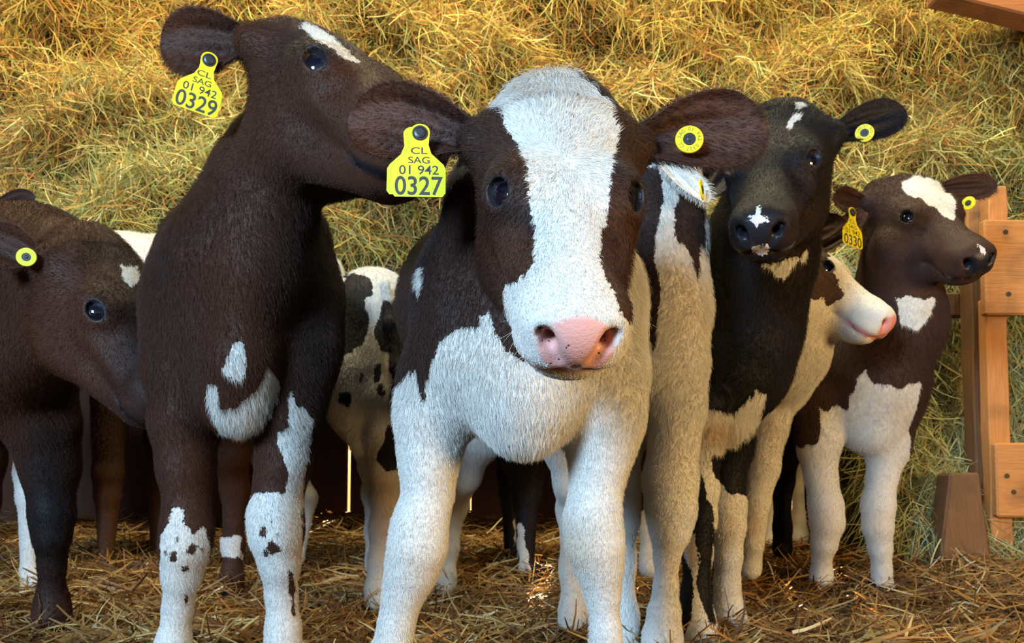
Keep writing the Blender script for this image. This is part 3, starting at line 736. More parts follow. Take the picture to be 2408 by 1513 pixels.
def foot_tufts(par):
    r = np.random.default_rng(77); A = []
    for o in C.objects:
        if o.name.split('.')[0] == 'body' and o.type == 'MESH':
            co = np.empty(len(o.data.vertices) * 3, np.float32); o.data.vertices.foreach_get('co', co); co = co.reshape(-1, 3) + np.array(o.parent.location)
            lo = co[(co[:, 2] < floor_z(co[:, 1]) + .03)]
            if len(lo): A.append(lo[r.integers(0, len(lo), 700)])
    A = np.concatenate(A); A = A[(A[:, 1] > 1.5) & (A[:, 1] < 3)]; n = len(A)
    a = r.uniform(0, 6.283, n); q = A + np.stack([np.cos(a), np.sin(a), a * 0], 1) * r.uniform(.012, .05, (n, 1)); q[:, 2] = floor_fn(q[:, 0], q[:, 1]) - .012
    D = np.stack([r.normal(size=n), r.normal(size=n), np.abs(r.normal(size=n)) * .55 + .1], 1)
    P1 = [(.44, .25, .075), (.28, .14, .04), (.62, .44, .17), (.15, .065, .022), (.50, .24, .06), (.80, .68, .40)]
    t = strands('straw_round_hooves', q, D, r.uniform(.03, .085, n), r.uniform(.0024, .0052, n), np.array([0, -1, .5]), tints(r, n, P1, [5, 4, 2.6, 3, 2, 1.2]) * .8, 4, .35, .5, 78); t.parent = par; t['kind'] = 'stuff'
def barn():
    # back boards with daylight gaps, far behind the calves
    WY = 4.35; root = empty('wall_back', (0, 0, 0)); root['kind'] = 'structure'
    gaps = [pos(820, 1100, WY)[0], pos(1107, 1100, WY)[0], pos(1487, 1100, WY)[0], pos(1862, 1100, WY)[0]]; gw = [.016, .006, .012, .012]
    xs = [-3.2]
    while xs[-1] < 3.2:
        nx = xs[-1] + .19
        for g_ in gaps:
            if xs[-1] + .06 < g_ <= nx + .1: nx = g_; break
        xs.append(min(nx, 3.2))
    holes = [(.285, .71, .06), (.52, .68, .05), (.945, .71, .06), (1.10, .70, .06)]
    for i in range(len(xs) - 1):
        a, b = xs[i], xs[i + 1]
        ga = next((w for g_, w in zip(gaps, gw) if abs(g_ - a) < 1e-6), 0) / 2; gb = next((w for g_, w in zip(gaps, gw) if abs(g_ - b) < 1e-6), 0) / 2
        dy = .012 * (i % 2); hl = [h for h in holes if a + .01 < h[0] < b - .01]
        a2, b2 = a + ga - (0 if ga else .004), b - gb + (0 if gb else .004)
        if hl:
            hx, hz, hw = hl[0]
            plank('board', a2, b2, .06, hz - hw / 2, WY + dy, WY + dy + .02, W_DK, root, seed=i); plank('board', a2, b2, hz + hw / 2, 3.3, WY + dy, WY + dy + .02, W_DK, root, seed=i)
            plank('board', a2, hx - hw / 2, hz - hw / 2 - .01, hz + hw / 2 + .01, WY + dy + .02, WY + dy + .035, W_DK, root, seed=i); plank('board', hx + hw / 2, b2, hz - hw / 2 - .01, hz + hw / 2 + .01, WY + dy + .02, WY + dy + .035, W_DK, root, seed=i)
        else: plank('board', a2, b2, .06, 3.3, WY + dy, WY + dy + .02, W_DK, root, seed=i)
    for j, g_ in enumerate(gaps):   # battens close the gaps above and below the slits
        z0, z1 = [(.19, .585), (.20, .52), (.22, .53), (.24, .42)][j]
        plank('batten', g_ - .03, g_ + .03, z1, 3.2, WY + .04, WY + .06, W_DK, root); plank('batten', g_ - .03, g_ + .03, .0, z0, WY + .04, WY + .06, W_DK, root)
    plank('rail', -3.1, 3.1, .13, .19, WY - .04, WY, W_DKX, root)
    # beam carrying the hay
    b = plank('trim_1', -3.1, 1.62, 1.05, 1.17, 3.16, 3.28, W_DKX, bev=.006); b['kind'] = 'structure'
    for nm, x in (('wall_left', -3.25), ('wall_right', 3.2)):
        w = plank(nm, x, x + .05, -.05, 3.3, -1.2, 4.45, W_DK); w['kind'] = 'structure'
    w = plank('ceiling', -3.25, 3.25, 3.3, 3.34, .6, 4.6, W_DKX); w['kind'] = 'structure'
    # wooden frame at the right edge
    Y = 2.62; fr = empty('hay_rack', (float(pos(2350, 1300, Y)[0]), Y, float(floor_z(Y)))); tag(fr, 'orange brown timber hay rack of posts and planks at the right edge', 'rack')
    def part(nm, o): o.location = -Vector(fr.location); return o
    post = part('post', box_px('post', 2327, 2378, 700, 1332, Y, .05, W_OR, fr, seed=3))
    part('post', box_px('post', 2292, 2332, 640, 1345, Y + .05, .07, W_BR, fr, seed=4))  # side face of the front post, its shade put into browner timber
    part('post', box_px('post', 2326, 2372, 436, 560, Y + .03, .05, W_OR, fr, seed=5))
    part('board', box_px('board', 2276, 2330, 470, 640, Y + .10, .03, W_OR, fr, seed=6))
    pl = part('plank', box_px('plank', 2317, 2700, 516, 740, Y - .035, .035, W_ORX, fr, seed=7, bev=.006))
    part('plank', box_px('plank', 2344, 2700, 1042, 1216, Y - .035, .035, W_ORX, fr, seed=8, bev=.006))
    part('rail', box_px('rail', 2130, 2320, 688, 742, Y + .12, .05, W_BR, fr, seed=9))  # rail in shade, darkened through the browner timber
    part('post', box_px('post', 2560, 2620, 420, 1332, Y, .05, W_OR, fr, seed=10))
    for (x, y_, p_) in ((2365, 546, pl), (2372, 692, pl), (2368, 1120, pl), (2384, 1158, pl)):
        a = pos(x, y_, Y - .037); V, Fc = disc(.0075, 0, .002, 12); V = V[:, [0, 2, 1]] * np.array([1, -1, 1]) + a; k = mesh_obj('nail', V, Fc, [KNOT], fr); k.location = -Vector(fr.location)
    # leaning block at the foot of the frame
    Yb = 2.50; A = [pos(x, y_, Yb) for x, y_ in ((2210, 1322), (2338, 1342), (2318, 1112), (2248, 1106))]
    c0 = A[0]; o = plank('wooden_block', A[0][0], A[1][0], A[0][2], A[2][2], Yb, Yb + .09, W_BR, bev=.008, seed=12,
                         skew=[(0, 0, 0), (0, 0, A[1][2] - A[0][2]), (0, 0, A[1][2] - A[0][2]), (0, 0, 0), (A[3][0] - A[0][0], .03, 0), (A[2][0] - A[1][0], .03, 0), (A[2][0] - A[1][0], .03, 0), (A[3][0] - A[0][0], .03, 0)])
    tag(o, 'dark brown wooden block leaning at the foot of the hay rack', 'wood block')
    # roof beam in the top right corner
    Yt = 3.0; a = pos(2180, 30, Yt)[0]; zt = pos(2300, 25, Yt)[2]
    o = plank('trim_2', a, a + .9, zt - .065, zt + .16, Yt - .1, Yt, W_TOP, bev=.006, skew=[(0, 0, .07), (0, 0, -.16), (0, 0, -.16), (0, 0, .07)] + [(0, 0, 0)] * 4); o['kind'] = 'structure'
# ================================================================= the calves
BROWN = (.050, .020, .013); BLACK = (.006, .006, .009); WHITE = (.65, .645, .62)
def mats(tag_, brown=BROWN, black=BLACK, nose=(.66, .35, .32), spot=0.0):
    return (coat_material('coat_skin_' + tag_, black, brown, WHITE, nose, spot, nose if nose[0] > .3 else (.70, .62, .64)), (black, brown, WHITE))
NOSE_BLACK = (.012, .012, .017)

# ---- front calf, facing the camera
def calf_front():
    h = Head(1330, 446, .905, 182.5, -48, -1, 1.2)
    def body(g):
        # neck, chest, shoulders
        chain(g, [(1305, 320, 1.07, 105), (1250, 480, 1.16, 160), (1240, 640, 1.22, 196)], .05, (1, 0, 0), 1.12)
        blob(g, 1240, 740, 1.25, 250, .15, 215, .06)
        blob(g, 1235, 870, 1.22, 235, .14, 150, .05)
        blob(g, 1238, 960, 1.17, 110, .09, 105, .05)           # brisket
        chain(g, [(1235, 900, 1.13, 85), (1232, 1015, 1.14, 50)], .04)
        blob(g, 1064, 800, 1.25, 78, .12, 205, .04)           # shoulders
        blob(g, 1422, 810, 1.25, 76, .12, 210, .04)
        # barrel and rump
        chain(g, [(1235, 690, 1.36, 225), (1150, 720, 1.62, 190), (1165, 790, 1.90, 160), (1200, 800, 2.08, 130)], .08)
        # legs, front
        chain(g, [(1018, 900, 1.22, 76), (1012, 990, 1.22, 68), (1008, 1090, 1.22, 53), (1006, 1170, 1.22, 51)], .04, (0, 1, 0), 1.25)
        chain(g, [(1006, 1170, 1.22, 51), (987, 1235, 1.21, 58), (981, 1290, 1.21, 61), (967, 1345, 1.22, 54), (948, 1400, 1.23, 41), (933, 1465, 1.24, 36), (915, 1560, 1.25, 50), (908, 1610, 1.24, 56), (905, 1640, 1.22, 62)], .02)
        chain(g, [(1425, 900, 1.22, 84), (1422, 1000, 1.22, 74), (1412, 1090, 1.22, 50), (1402, 1150, 1.22, 50)], .04, (0, 1, 0), 1.25)
        chain(g, [(1402, 1150, 1.22, 52), (1394, 1220, 1.21, 60), (1400, 1285, 1.21, 60), (1409, 1340, 1.22, 48), (1417, 1400, 1.23, 34), (1424, 1480, 1.24, 30), (1426, 1560, 1.25, 44), (1424, 1640, 1.22, 56)], .02)
        # hind legs
        for x, sp in ((1, [(1155, 920, 2.06, 80), (1122, 1030, 2.05, 50), (1092, 1120, 2.12, 34), (1068, 1190, 2.30, 27), (1054, 1290, 2.27, 20), (1048, 1360, 2.25, 20), (1046, 1398, 2.24, 26)]),
                      (-1, [(1330, 940, 1.92, 80), (1330, 1050, 1.88, 46), (1345, 1140, 1.90, 36), (1345, 1200, 1.96, 31), (1350, 1340, 1.90, 29), (1352, 1440, 1.88, 31), (1348, 1498, 1.86, 38)])):
            chain(g, sp, .03)
    grid = dict(foot=(.03, 1.3, 0), axes=(axis(-.36, .32, .0034, .012, -.17, .16), axis(.70, 2.42, .0036, .014, .72, 1.2), axis(-.01, 1.02, .0036, .010, .30, .86)))
    P = [
        ('w', [(1158, 262), (1180, 205), (1250, 150), (1318, 162), (1385, 196), (1432, 240), (1458, 305), (1440, 380), (1432, 470), (1412, 560), (1408, 610), (1428, 665), (1448, 690), (1462, 735), (1520, 800), (1530, 900), (1300, 950), (1195, 870), (1190, 760), (1183, 670), (1215, 665), (1250, 620), (1262, 560), (1243, 470), (1240, 400), (1215, 330), (1182, 292), (1180, 250)], 0, 1.0),
        ('w', [(935, 905), (975, 870), (985, 905), (1010, 890), (1030, 800), (1080, 775), (1128, 765), (1128, 740), (1150, 735), (1165, 780), (1190, 830), (1230, 850), (1540, 800), (1540, 1700), (850, 1700), (850, 1100)], .9, 9),
        ('w', [(1480, 560), (1530, 560), (1530, 900), (1400, 900), (1440, 830), (1470, 740)], 1.0, 1.5),
        ('w', [(1010, 500), (1040, 440), (1075, 385), (1120, 395), (1075, 425), (1030, 490), (1012, 540)], 1.0, 1.4),
        ('w', [(980, 640), (992, 620), (996, 670), (984, 700)], 1.0, 1.4),
        ('d', [(988, 870), (1003, 880), (1000, 940), (990, 945), (986, 900)], .9, 1.5),
    ]
    M = mats('white_faced', brown=(.060, .023, .013), black=(.010, .008, .009), spot=.9)
    root, o = make_calf('brown and white calf in front, white blaze and pink nose, facing camera', h, body, grid, M, 'd', P,
        tones=[(1210, 590, 60, 90, .55), (1480, 560, 50, 110, .5), (1190, 480, 40, 60, -.35), (1250, 520, 30, 60, -.4), (1000, 700, 80, 250, -.15)], tone=.55,
        stains=[(1360, 1290, 60, 70, .45), (975, 1330, 70, 60, .18), (1120, 860, 90, 60, .10), (1360, 650, 60, 60, .06)],
        hair=.0085, long_hair=[(1235, 1040, 90, 60, .012), (960, 900, 60, 50, .005), (1300, 190, 110, 50, .016), (1500, 700, 30, 160, .008)], density=2.6e5, rad=.00022, head_hair=.8, seed=3)
    for q in (1, -1):
        e = make_eye(h, q, root, EYE, turn=(.04, 0)); rel(root, e)
    bR, bL = h.w((.085, -.004, -.032)), h.w((-.085, -.004, -.032))
    rel(root, whiskers(h, root))
    eR, atR = make_ear(root, M, bR, pos(816, 284, 1.00), (0.10, -1, -.05), .049, theta=(115, 70, 42), bend=(0, 0, .012), tone=.75, density=3.2e5, hair=.012, rad=.00019, seed=5, lobe=.10); rel(root, eR)
    eL, atL = make_ear(root, M, bL, pos(1806, 302, 1.02), (-0.10, -1, -.05), .050, theta=(115, 70, 40), bend=(0, 0, .010), tone=.75, density=3.2e5, hair=.012, rad=.00019, seed=6, lobe=-.12); rel(root, eL)
    t = flag_tag(root, atR(988, 314, .034), mpp(.94), (1, .05, 0), (0, .05, 1), '0327'); rel(root, t)
    t = round_tag(root, atL(1621, 328, .024), 34 * mpp(.97), (-.1, -1, 0)); rel(root, t)
    return root
def ears(root, M, h, spec, **kw):
    """spec: (side, tip px, tip py, tip Y, face, width) per ear"""
    out = []
    for i, (q, px, py, Y, face, W) in enumerate(spec):
        e, at = make_ear(root, M, h.w((q * .085, -.004, -.032)), pos(px, py, Y), face, W, seed=20 + i, **kw); rel(root, e); out.append(at)
    return out

# ---- tall brown calf at the left, head high, looking to the right
def calf_tall():
    h = Head(752, 180, 1.23, -136, -33, 0, 1.32, anchor=(.0465, .108, -.034), poll=0)
    def body(g):
        g.cone(h.w((0, .03, -.09)), pos(610, 520, 1.38), .070, 105 * mpp(1.38), .05)
        chain(g, [(600, 320, 1.40, 52), (602, 430, 1.40, 96), (578, 620, 1.44, 172), (574, 760, 1.48, 190)], .05, (0, 1, 0), 1.0)
        chain(g, [(660, 440, 1.36, 60), (605, 640, 1.35, 62), (560, 860, 1.36, 60), (560, 960, 1.38, 55)], .05)     # windpipe ridge
        blob(g, 577, 790, 1.52, 196, .15, 210, .05)
        blob(g, 570, 930, 1.45, 95, .09, 85, .05)
        chain(g, [(696, 560, 1.50, 74), (700, 700, 1.50, 82), (696, 830, 1.48, 80), (690, 930, 1.48, 72)], .05)
        chain(g, [(456, 560, 1.48, 66), (450, 700, 1.47, 82), (436, 860, 1.46, 74), (430, 930, 1.46, 70)], .05)
        chain(g, [(560, 700, 1.6, 180), (590, 730, 1.9, 150), (600, 760, 2.18, 115)], .08)
        chain(g, [(430, 900, 1.46, 72), (432, 1000, 1.46, 64), (438, 1100, 1.46, 55), (442, 1180, 1.46, 49)], .03, (0, 1, 0), 1.2)
        chain(g, [(442, 1180, 1.46, 50), (440, 1240, 1.45, 56), (435, 1290, 1.45, 54), (428, 1350, 1.46, 42), (418, 1430, 1.48, 31), (408, 1510, 1.49, 37), (400, 1560, 1.49, 42), (398, 1600, 1.47, 47)], .015)
        chain(g, [(690, 900, 1.46, 66), (682, 1000, 1.46, 60), (668, 1090, 1.46, 55), (655, 1150, 1.46, 52)], .03, (0, 1, 0), 1.2)
        chain(g, [(655, 1150, 1.46, 53), (648, 1215, 1.45, 61), (650, 1260, 1.45, 59), (658, 1325, 1.46, 44), (662, 1400, 1.48, 33), (666, 1480, 1.49, 38), (664, 1550, 1.49, 44), (664, 1600, 1.47, 47)], .015)
        for sp in ([(530, 930, 2.15, 70), (542, 1060, 2.14, 40), (552, 1150, 2.22, 28), (548, 1280, 2.26, 22), (545, 1360, 2.25, 22), (543, 1402, 2.24, 28)],
                   [(660, 930, 2.18, 66), (655, 1060, 2.16, 36), (655, 1150, 2.24, 25), (652, 1270, 2.28, 19), (650, 1350, 2.27, 20), (650, 1398, 2.26, 25)]): chain(g, sp, .03)
    grid = dict(foot=(-.42, 1.5, 0), axes=(axis(-.78, .12, .0040, .012, -.58, .02), axis(.84, 2.42, .0040, .014, .88, 1.36), axis(-.01, 1.12, .0042, .010, .50, 1.0)))
    P = [('w', [(706, 66), (722, 55), (770, 80), (812, 112), (850, 146), (838, 148), (790, 122), (745, 96), (712, 74)], 0, 1.5),
         ('w', [(548, 805), (570, 800), (580, 840), (570, 900), (545, 890), (520, 872), (535, 835)]),
         ('w', [(490, 905), (510, 910), (520, 965), (560, 960), (590, 930), (620, 890), (628, 862), (658, 905), (640, 960), (610, 1010), (560, 1030), (520, 1020), (490, 970)]),
         ('w', [(682, 910), (692, 955), (715, 958), (738, 985), (728, 1060), (712, 1130), (712, 1200), (712, 1700), (560, 1700), (575, 1200), (600, 1160), (672, 1160), (680, 1110), (660, 1060), (648, 1015), (680, 1010), (678, 950)], 0, 1.75),
         ('w', [(404, 1190), (436, 1192), (428, 1230), (455, 1255), (480, 1240), (492, 1270), (500, 1700), (340, 1700), (380, 1260), (400, 1230)], 0, 1.75),
         ('d', [(450, 1275), (466, 1282), (456, 1305), (440, 1312), (436, 1292)]), ('d', [(412, 1262), (424, 1258), (420, 1278), (410, 1276)]), ('d', [(402, 1300), (412, 1298), (412, 1318), (403, 1318)]),
         ('d', [(430, 1335), (446, 1328), (446, 1342), (430, 1345)]), ('d', [(472, 1285), (480, 1283), (478, 1298), (470, 1298)]), ('d', [(386, 1290), (394, 1288), (394, 1302), (386, 1302)]),
         ('d', [(632, 1218), (645, 1220), (646, 1238), (634, 1236)]), ('d', [(616, 1240), (626, 1244), (624, 1260), (614, 1256)]), ('d', [(650, 1248), (658, 1250), (656, 1262), (648, 1260)]),
         ('d', [(632, 1272), (654, 1276), (660, 1300), (640, 1302), (622, 1296)]), ('d', [(618, 1290), (630, 1292), (628, 1308), (618, 1304)]), ('d', [(630, 1325), (638, 1328), (636, 1340), (628, 1336)]),
         ('d', [(432, 1400), (446, 1396), (440, 1430), (434, 1440)]), ('d', [(680, 1340), (692, 1350), (694, 1460), (680, 1440)]),
         ('w', [(515, 1262), (570, 1262), (570, 1312), (515, 1308)], 1.75, 3)]
    M = mats('tall_brown', brown=(.060, .021, .010), black=(.012, .009, .010), nose=NOSE_BLACK)
    root, o = make_calf('tall dark brown calf at left, head raised, yellow tag 0329 in its ear', h, body, grid, M, 'd', P,
        tones=[(560, 700, 60, 260, .25), (740, 760, 60, 250, -.7), (740, 100, 90, 50, -.6), (700, 250, 140, 120, .1)], tone=.75,  # lit throat ridge painted browner, shaded right side of the chest painted blacker
        stains=[(690, 1230, 25, 110, .5), (590, 985, 30, 25, .4), (452, 1330, 30, 40, .3), (715, 1060, 20, 90, .2)],
        hair=.010, long_hair=[(560, 990, 90, 50, .012)], density=2.3e5, rad=.00022, seed=31)
    rel(root, make_eye(h, 1, root, EYE, turn=(-.30, -.02))); rel(root, make_eye(h, -1, root, EYE))
    at = ears(root, M, h, [(1, 376, 108, 1.30, (.25, -1, -.1), .054), (-1, 700, 60, 1.45, (.3, -.6, .6), .036)], theta=(115, 66, 44), tone=.8, density=2.6e5, hair=.010, rad=.0002)
    t = flag_tag(root, at[0](492, 142, .034), .80 * mpp(1.26), (.93, .30, -.24), (.26, .0, .97), '0329', back=False); rel(root, t)
    return root

# ---- brown calf at the left edge, head lowered
def calf_lowered():
    h = Head(232, 742, 1.46, -118, -46, 4, 1.2, anchor=(.0465, .108, -.034))
    def body(g):
        g.cone(h.w((0, .02, -.07)), pos(60, 640, 1.72), .085, 150 * mpp(1.72), .05)
        chain(g, [(150, 610, 1.66, 82), (80, 650, 1.74, 140), (-60, 730, 1.82, 225)], .06)
        chain(g, [(120, 800, 1.62, 90), (20, 860, 1.75, 150)], .06)
        chain(g, [(-60, 740, 1.82, 230), (-330, 760, 1.95, 240), (-560, 760, 2.05, 190)], .08)
        chain(g, [(60, 900, 1.76, 95), (100, 1000, 1.78, 72), (118, 1100, 1.8, 56), (120, 1160, 1.8, 47)], .04)
        chain(g, [(120, 1160, 1.8, 47), (122, 1210, 1.8, 48), (122, 1260, 1.8, 40), (122, 1330, 1.82, 28), (122, 1400, 1.84, 30), (122, 1430, 1.84, 38), (122, 1458, 1.83, 42)], .015)
        chain(g, [(-80, 930, 1.9, 95), (-60, 1080, 1.92, 60), (-60, 1180, 1.92, 48), (-60, 1300, 1.94, 26), (-60, 1400, 1.95, 34), (-60, 1430, 1.95, 38)], .03)
        for x in (-560, -640): chain(g, [(x, 880, 2.1, 110), (x + 10, 1050, 2.05, 50), (x - 10, 1160, 2.16, 30), (x, 1300, 2.1, 24), (x, 1380, 2.08, 34)], .03)
    grid = dict(foot=(-1.15, 1.9, 0), axes=(axis(-2.0, -.55, .0045, .018, -1.10, -.62), axis(1.20, 2.4, .0045, .018, 1.28, 1.66), axis(-.01, 1.02, .0045, .012, .40, .86)))
    P = [('w', [(278, 618), (300, 628), (322, 628), (335, 648), (328, 662), (305, 676), (288, 664), (284, 640)])]
    M = mats('lowered_brown', brown=(.058, .019, .009), black=(.006, .004, .005), nose=NOSE_BLACK)
    root, o = make_calf('dark brown calf at the left edge, head lowered, small white star on forehead', h, body, grid, M, 'd', P,
        tones=[(140, 800, 90, 110, .35), (330, 800, 60, 260, -.7), (260, 590, 60, 30, -.5), (110, 1200, 70, 220, -.9), (235, 690, 35, 30, -.5)], tone=.85,
        hair=.010, density=1.5e5, rad=.00028, seed=41)
    rel(root, make_eye(h, 1, root, EYE, turn=(.1, -.2))); rel(root, make_eye(h, -1, root, EYE))
    at = ears(root, M, h, [(1, -50, 560, 1.45, (.55, -1, .0), .046), (-1, 210, 545, 1.66, (.5, -.5, .3), .038)], theta=(115, 72, 50), tone=.9, density=2.0e5, hair=.010, rad=.00025)
    t = round_tag(root, at[0](62, 605, .052), 22 * mpp(1.42), (.35, -1, 0), text=False); rel(root, t)
    return root

# ---- black calf with an ear tag, right of the centre
def calf_black():
    h = Head(1816, 376, 1.54, 154, -41, -4, 1.2, anchor=(0, .108, -.020))
    def body(g):
        g.cone(h.w((0, .00, -.07)), pos(1780, 620, 1.76), .08, 112 * mpp(1.76), .05)
        chain(g, [(1830, 420, 1.68, 90), (1780, 600, 1.78, 118), (1755, 760, 1.84, 118), (1745, 860, 1.86, 110)], .05)
        chain(g, [(1700, 900, 1.80, 100), (1690, 980, 1.80, 75)], .04)
        blob(g, 1722, 880, 1.84, 105, .12, 110, .05)
        chain(g, [(1740, 790, 1.95, 112), (1745, 800, 2.25, 115), (1760, 800, 2.55, 105)], .08)
        chain(g, [(1712, 950, 1.84, 62), (1712, 1050, 1.84, 52), (1706, 1130, 1.84, 43)], .03)
        chain(g, [(1706, 1130, 1.84, 43), (1708, 1190, 1.84, 44), (1712, 1240, 1.83, 38), (1712, 1310, 1.84, 31), (1708, 1370, 1.86, 30), (1710, 1430, 1.87, 35), (1714, 1465, 1.86, 40), (1716, 1482, 1.85, 43)], .015)
        chain(g, [(1660, 950, 1.72, 50), (1650, 1050, 1.72, 42), (1648, 1150, 1.74, 38), (1645, 1220, 1.75, 36), (1640, 1300, 1.74, 31), (1636, 1400, 1.73, 30), (1640, 1460, 1.72, 36), (1645, 1510, 1.70, 42), (1645, 1530, 1.70, 44)], .02)
        for x in (1760, 1840): chain(g, [(x, 920, 2.55, 80), (x + 5, 1050, 2.5, 40), (x, 1130, 2.6, 24), (x, 1240, 2.58, 18), (x, 1290, 2.55, 24)], .03)
    grid = dict(foot=(.50, 1.9, 0), axes=(axis(.25, .95, .0045, .014, .33, .72), axis(1.32, 2.8, .0045, .016, 1.38, 1.72), axis(-.01, 1.08, .0045, .010, .46, 1.0)))
    P = [('w', [(1866, 244), (1888, 242), (1890, 256), (1874, 262)]), ('w', [(1850, 285), (1866, 272), (1888, 264), (1880, 282), (1866, 290), (1858, 306), (1850, 300)]),
         ('w', [(1774, 486), (1792, 484), (1790, 502), (1806, 508), (1808, 524), (1788, 528), (1782, 544), (1774, 530), (1757, 520), (1758, 508), (1774, 502)], 0, 1.6),
         ('w', [(1764, 578), (1806, 578), (1810, 592), (1790, 598), (1766, 594)], 0, 1.62),
         ('w', [(1790, 622), (1830, 618), (1860, 610), (1898, 592), (1890, 612), (1850, 636), (1832, 658), (1818, 640)]),
         ('w', [(1560, 1000), (1634, 965), (1650, 985), (1668, 965), (1720, 970), (1752, 950), (1778, 920), (1800, 930), (1790, 985), (1740, 1060), (1700, 1075), (1672, 1085), (1690, 1130), (1712, 1160), (1752, 1165), (1790, 1300), (1790, 1700), (1678, 1700), (1676, 1200), (1645, 1120), (1560, 1090)], 1.5, 2.2),
         ('d', [(1590, 1040), (1636, 1090), (1650, 1150), (1668, 1250), (1662, 1340), (1660, 1500), (1600, 1560), (1560, 1500)], 1.55, 1.80),
         ('w', [(1622, 1255), (1640, 1250), (1640, 1330), (1636, 1370), (1656, 1430), (1680, 1510), (1700, 1600), (1605, 1600), (1618, 1480), (1630, 1440), (1630, 1350), (1612, 1300)], 1.5, 1.80),
         ('d', [(1675, 1075), (1700, 1066), (1745, 1040), (1790, 1020), (1770, 1110), (1755, 1162), (1710, 1150), (1684, 1120)], 1.5, 2.2)]
    M = mats('black', brown=(.016, .007, .007), black=(.003, .0033, .006), nose=(.016, .016, .022))
    root, o = make_calf('black calf with small white marks on forehead and nose, head right of front calf', h, body, grid, M, 'd', P,
        tones=[(1900, 520, 60, 130, .9), (1850, 720, 60, 200, .5)], tone=0, stains=[(1680, 1020, 50, 40, .7), (1715, 1240, 25, 40, .35), (1632, 1290, 20, 60, .5), (1600, 640, 30, 30, .5)],
        hair=.010, long_hair=[(1700, 1020, 90, 50, .010)], density=1.6e5, rad=.00028, seed=51)
    rel(root, make_eye(h, -1, root, EYE, turn=(.2, 0))); rel(root, make_eye(h, 1, root, EYE))
    at = ears(root, M, h, [(-1, 2132, 262, 1.62, (-.3, -1, 0), .040), (1, 1660, 470, 1.60, (-.3, -1, .2), .038)], theta=(110, 60, 40), tone=.25, density=1.8e5, hair=.008, rad=.00025)
    t = round_tag(root, at[0](2033, 313, .022), 22 * mpp(1.56), (-.35, -1, 0)); rel(root, t)
    return root

# ---- calf with the pink muzzle showing between the black calf and the small brown one
def calf_pink():
    h = Head(1930, 640, 1.98, -130, -38, 0, 1.10, anchor=(.0465, .108, -.034))
    def body(g):
        g.cone(h.w((0, .01, -.08)), pos(1850, 800, 2.1), .085, 90 * mpp(2.1), .05)
        chain(g, [(1860, 700, 2.0, 90), (1830, 830, 2.15, 95), (1800, 880, 2.25, 105)], .06)
        chain(g, [(1790, 840, 2.3, 110), (1800, 840, 2.6, 110), (1810, 840, 2.85, 95)], .08)
        chain(g, [(1815, 920, 2.24, 48), (1808, 1000, 2.24, 40), (1795, 1100, 2.24, 37)], .03)
        chain(g, [(1795, 1100, 2.24, 36), (1780, 1180, 2.24, 29), (1772, 1240, 2.23, 27), (1770, 1280, 2.23, 24), (1766, 1315, 2.25, 22), (1765, 1338, 2.25, 26)], .015)
        chain(g, [(1770, 900, 2.3, 55), (1750, 1000, 2.3, 40), (1745, 1100, 2.32, 32), (1745, 1200, 2.32, 26), (1748, 1290, 2.34, 20), (1748, 1320, 2.34, 24)], .03)
        for x in (1760, 1880): chain(g, [(x, 940, 2.9, 66), (x + 5, 1050, 2.86, 36), (x, 1120, 2.95, 22), (x, 1220, 2.93, 16), (x, 1265, 2.9, 22)], .03)
    grid = dict(foot=(.64, 2.3, 0), axes=(axis(.48, 1.0, .005, .014, .58, .95), axis(1.66, 3.1, .005, .016, 1.70, 2.02), axis(0, 1.05, .005, .011, .48, .90)))
    P = [('d', [(1880, 470), (1960, 480), (1974, 540), (1972, 575), (1945, 600), (1960, 640), (1985, 690), (1978, 712), (1950, 716), (1925, 700), (1895, 698), (1885, 704), (1820, 760), (1800, 500)]),
         ('d', [(2020, 560), (2080, 600), (2080, 500), (1990, 480)], 1.95, 3)]
    M = mats('pink_nosed', brown=(.050, .020, .008), black=(.010, .007, .008), nose=(.66, .27, .25))
    root, o = make_calf('white faced calf with pink muzzle, standing behind black calf, facing right', h, body, grid, M, 'w', P,
        tones=[(1935, 650, 50, 60, .35)], tone=.6, stains=[(1940, 760, 130, 90, .26), (1770, 1230, 25, 40, .5), (1990, 630, 30, 40, .2), (1800, 980, 60, 200, .25)], hair=.009, density=1.2e5, rad=.00032, seed=61)
    rel(root, make_eye(h, 1, root, EYE)); rel(root, make_eye(h, -1, root, EYE))
    ears(root, M, h, [(1, 1990, 520, 1.84, (.3, -1, 0), .034), (-1, 2040, 500, 2.12, (0, -1, .3), .030)], theta=(115, 66, 44), tone=.7, density=1.2e5, hair=.008, rad=.0003)
    return root

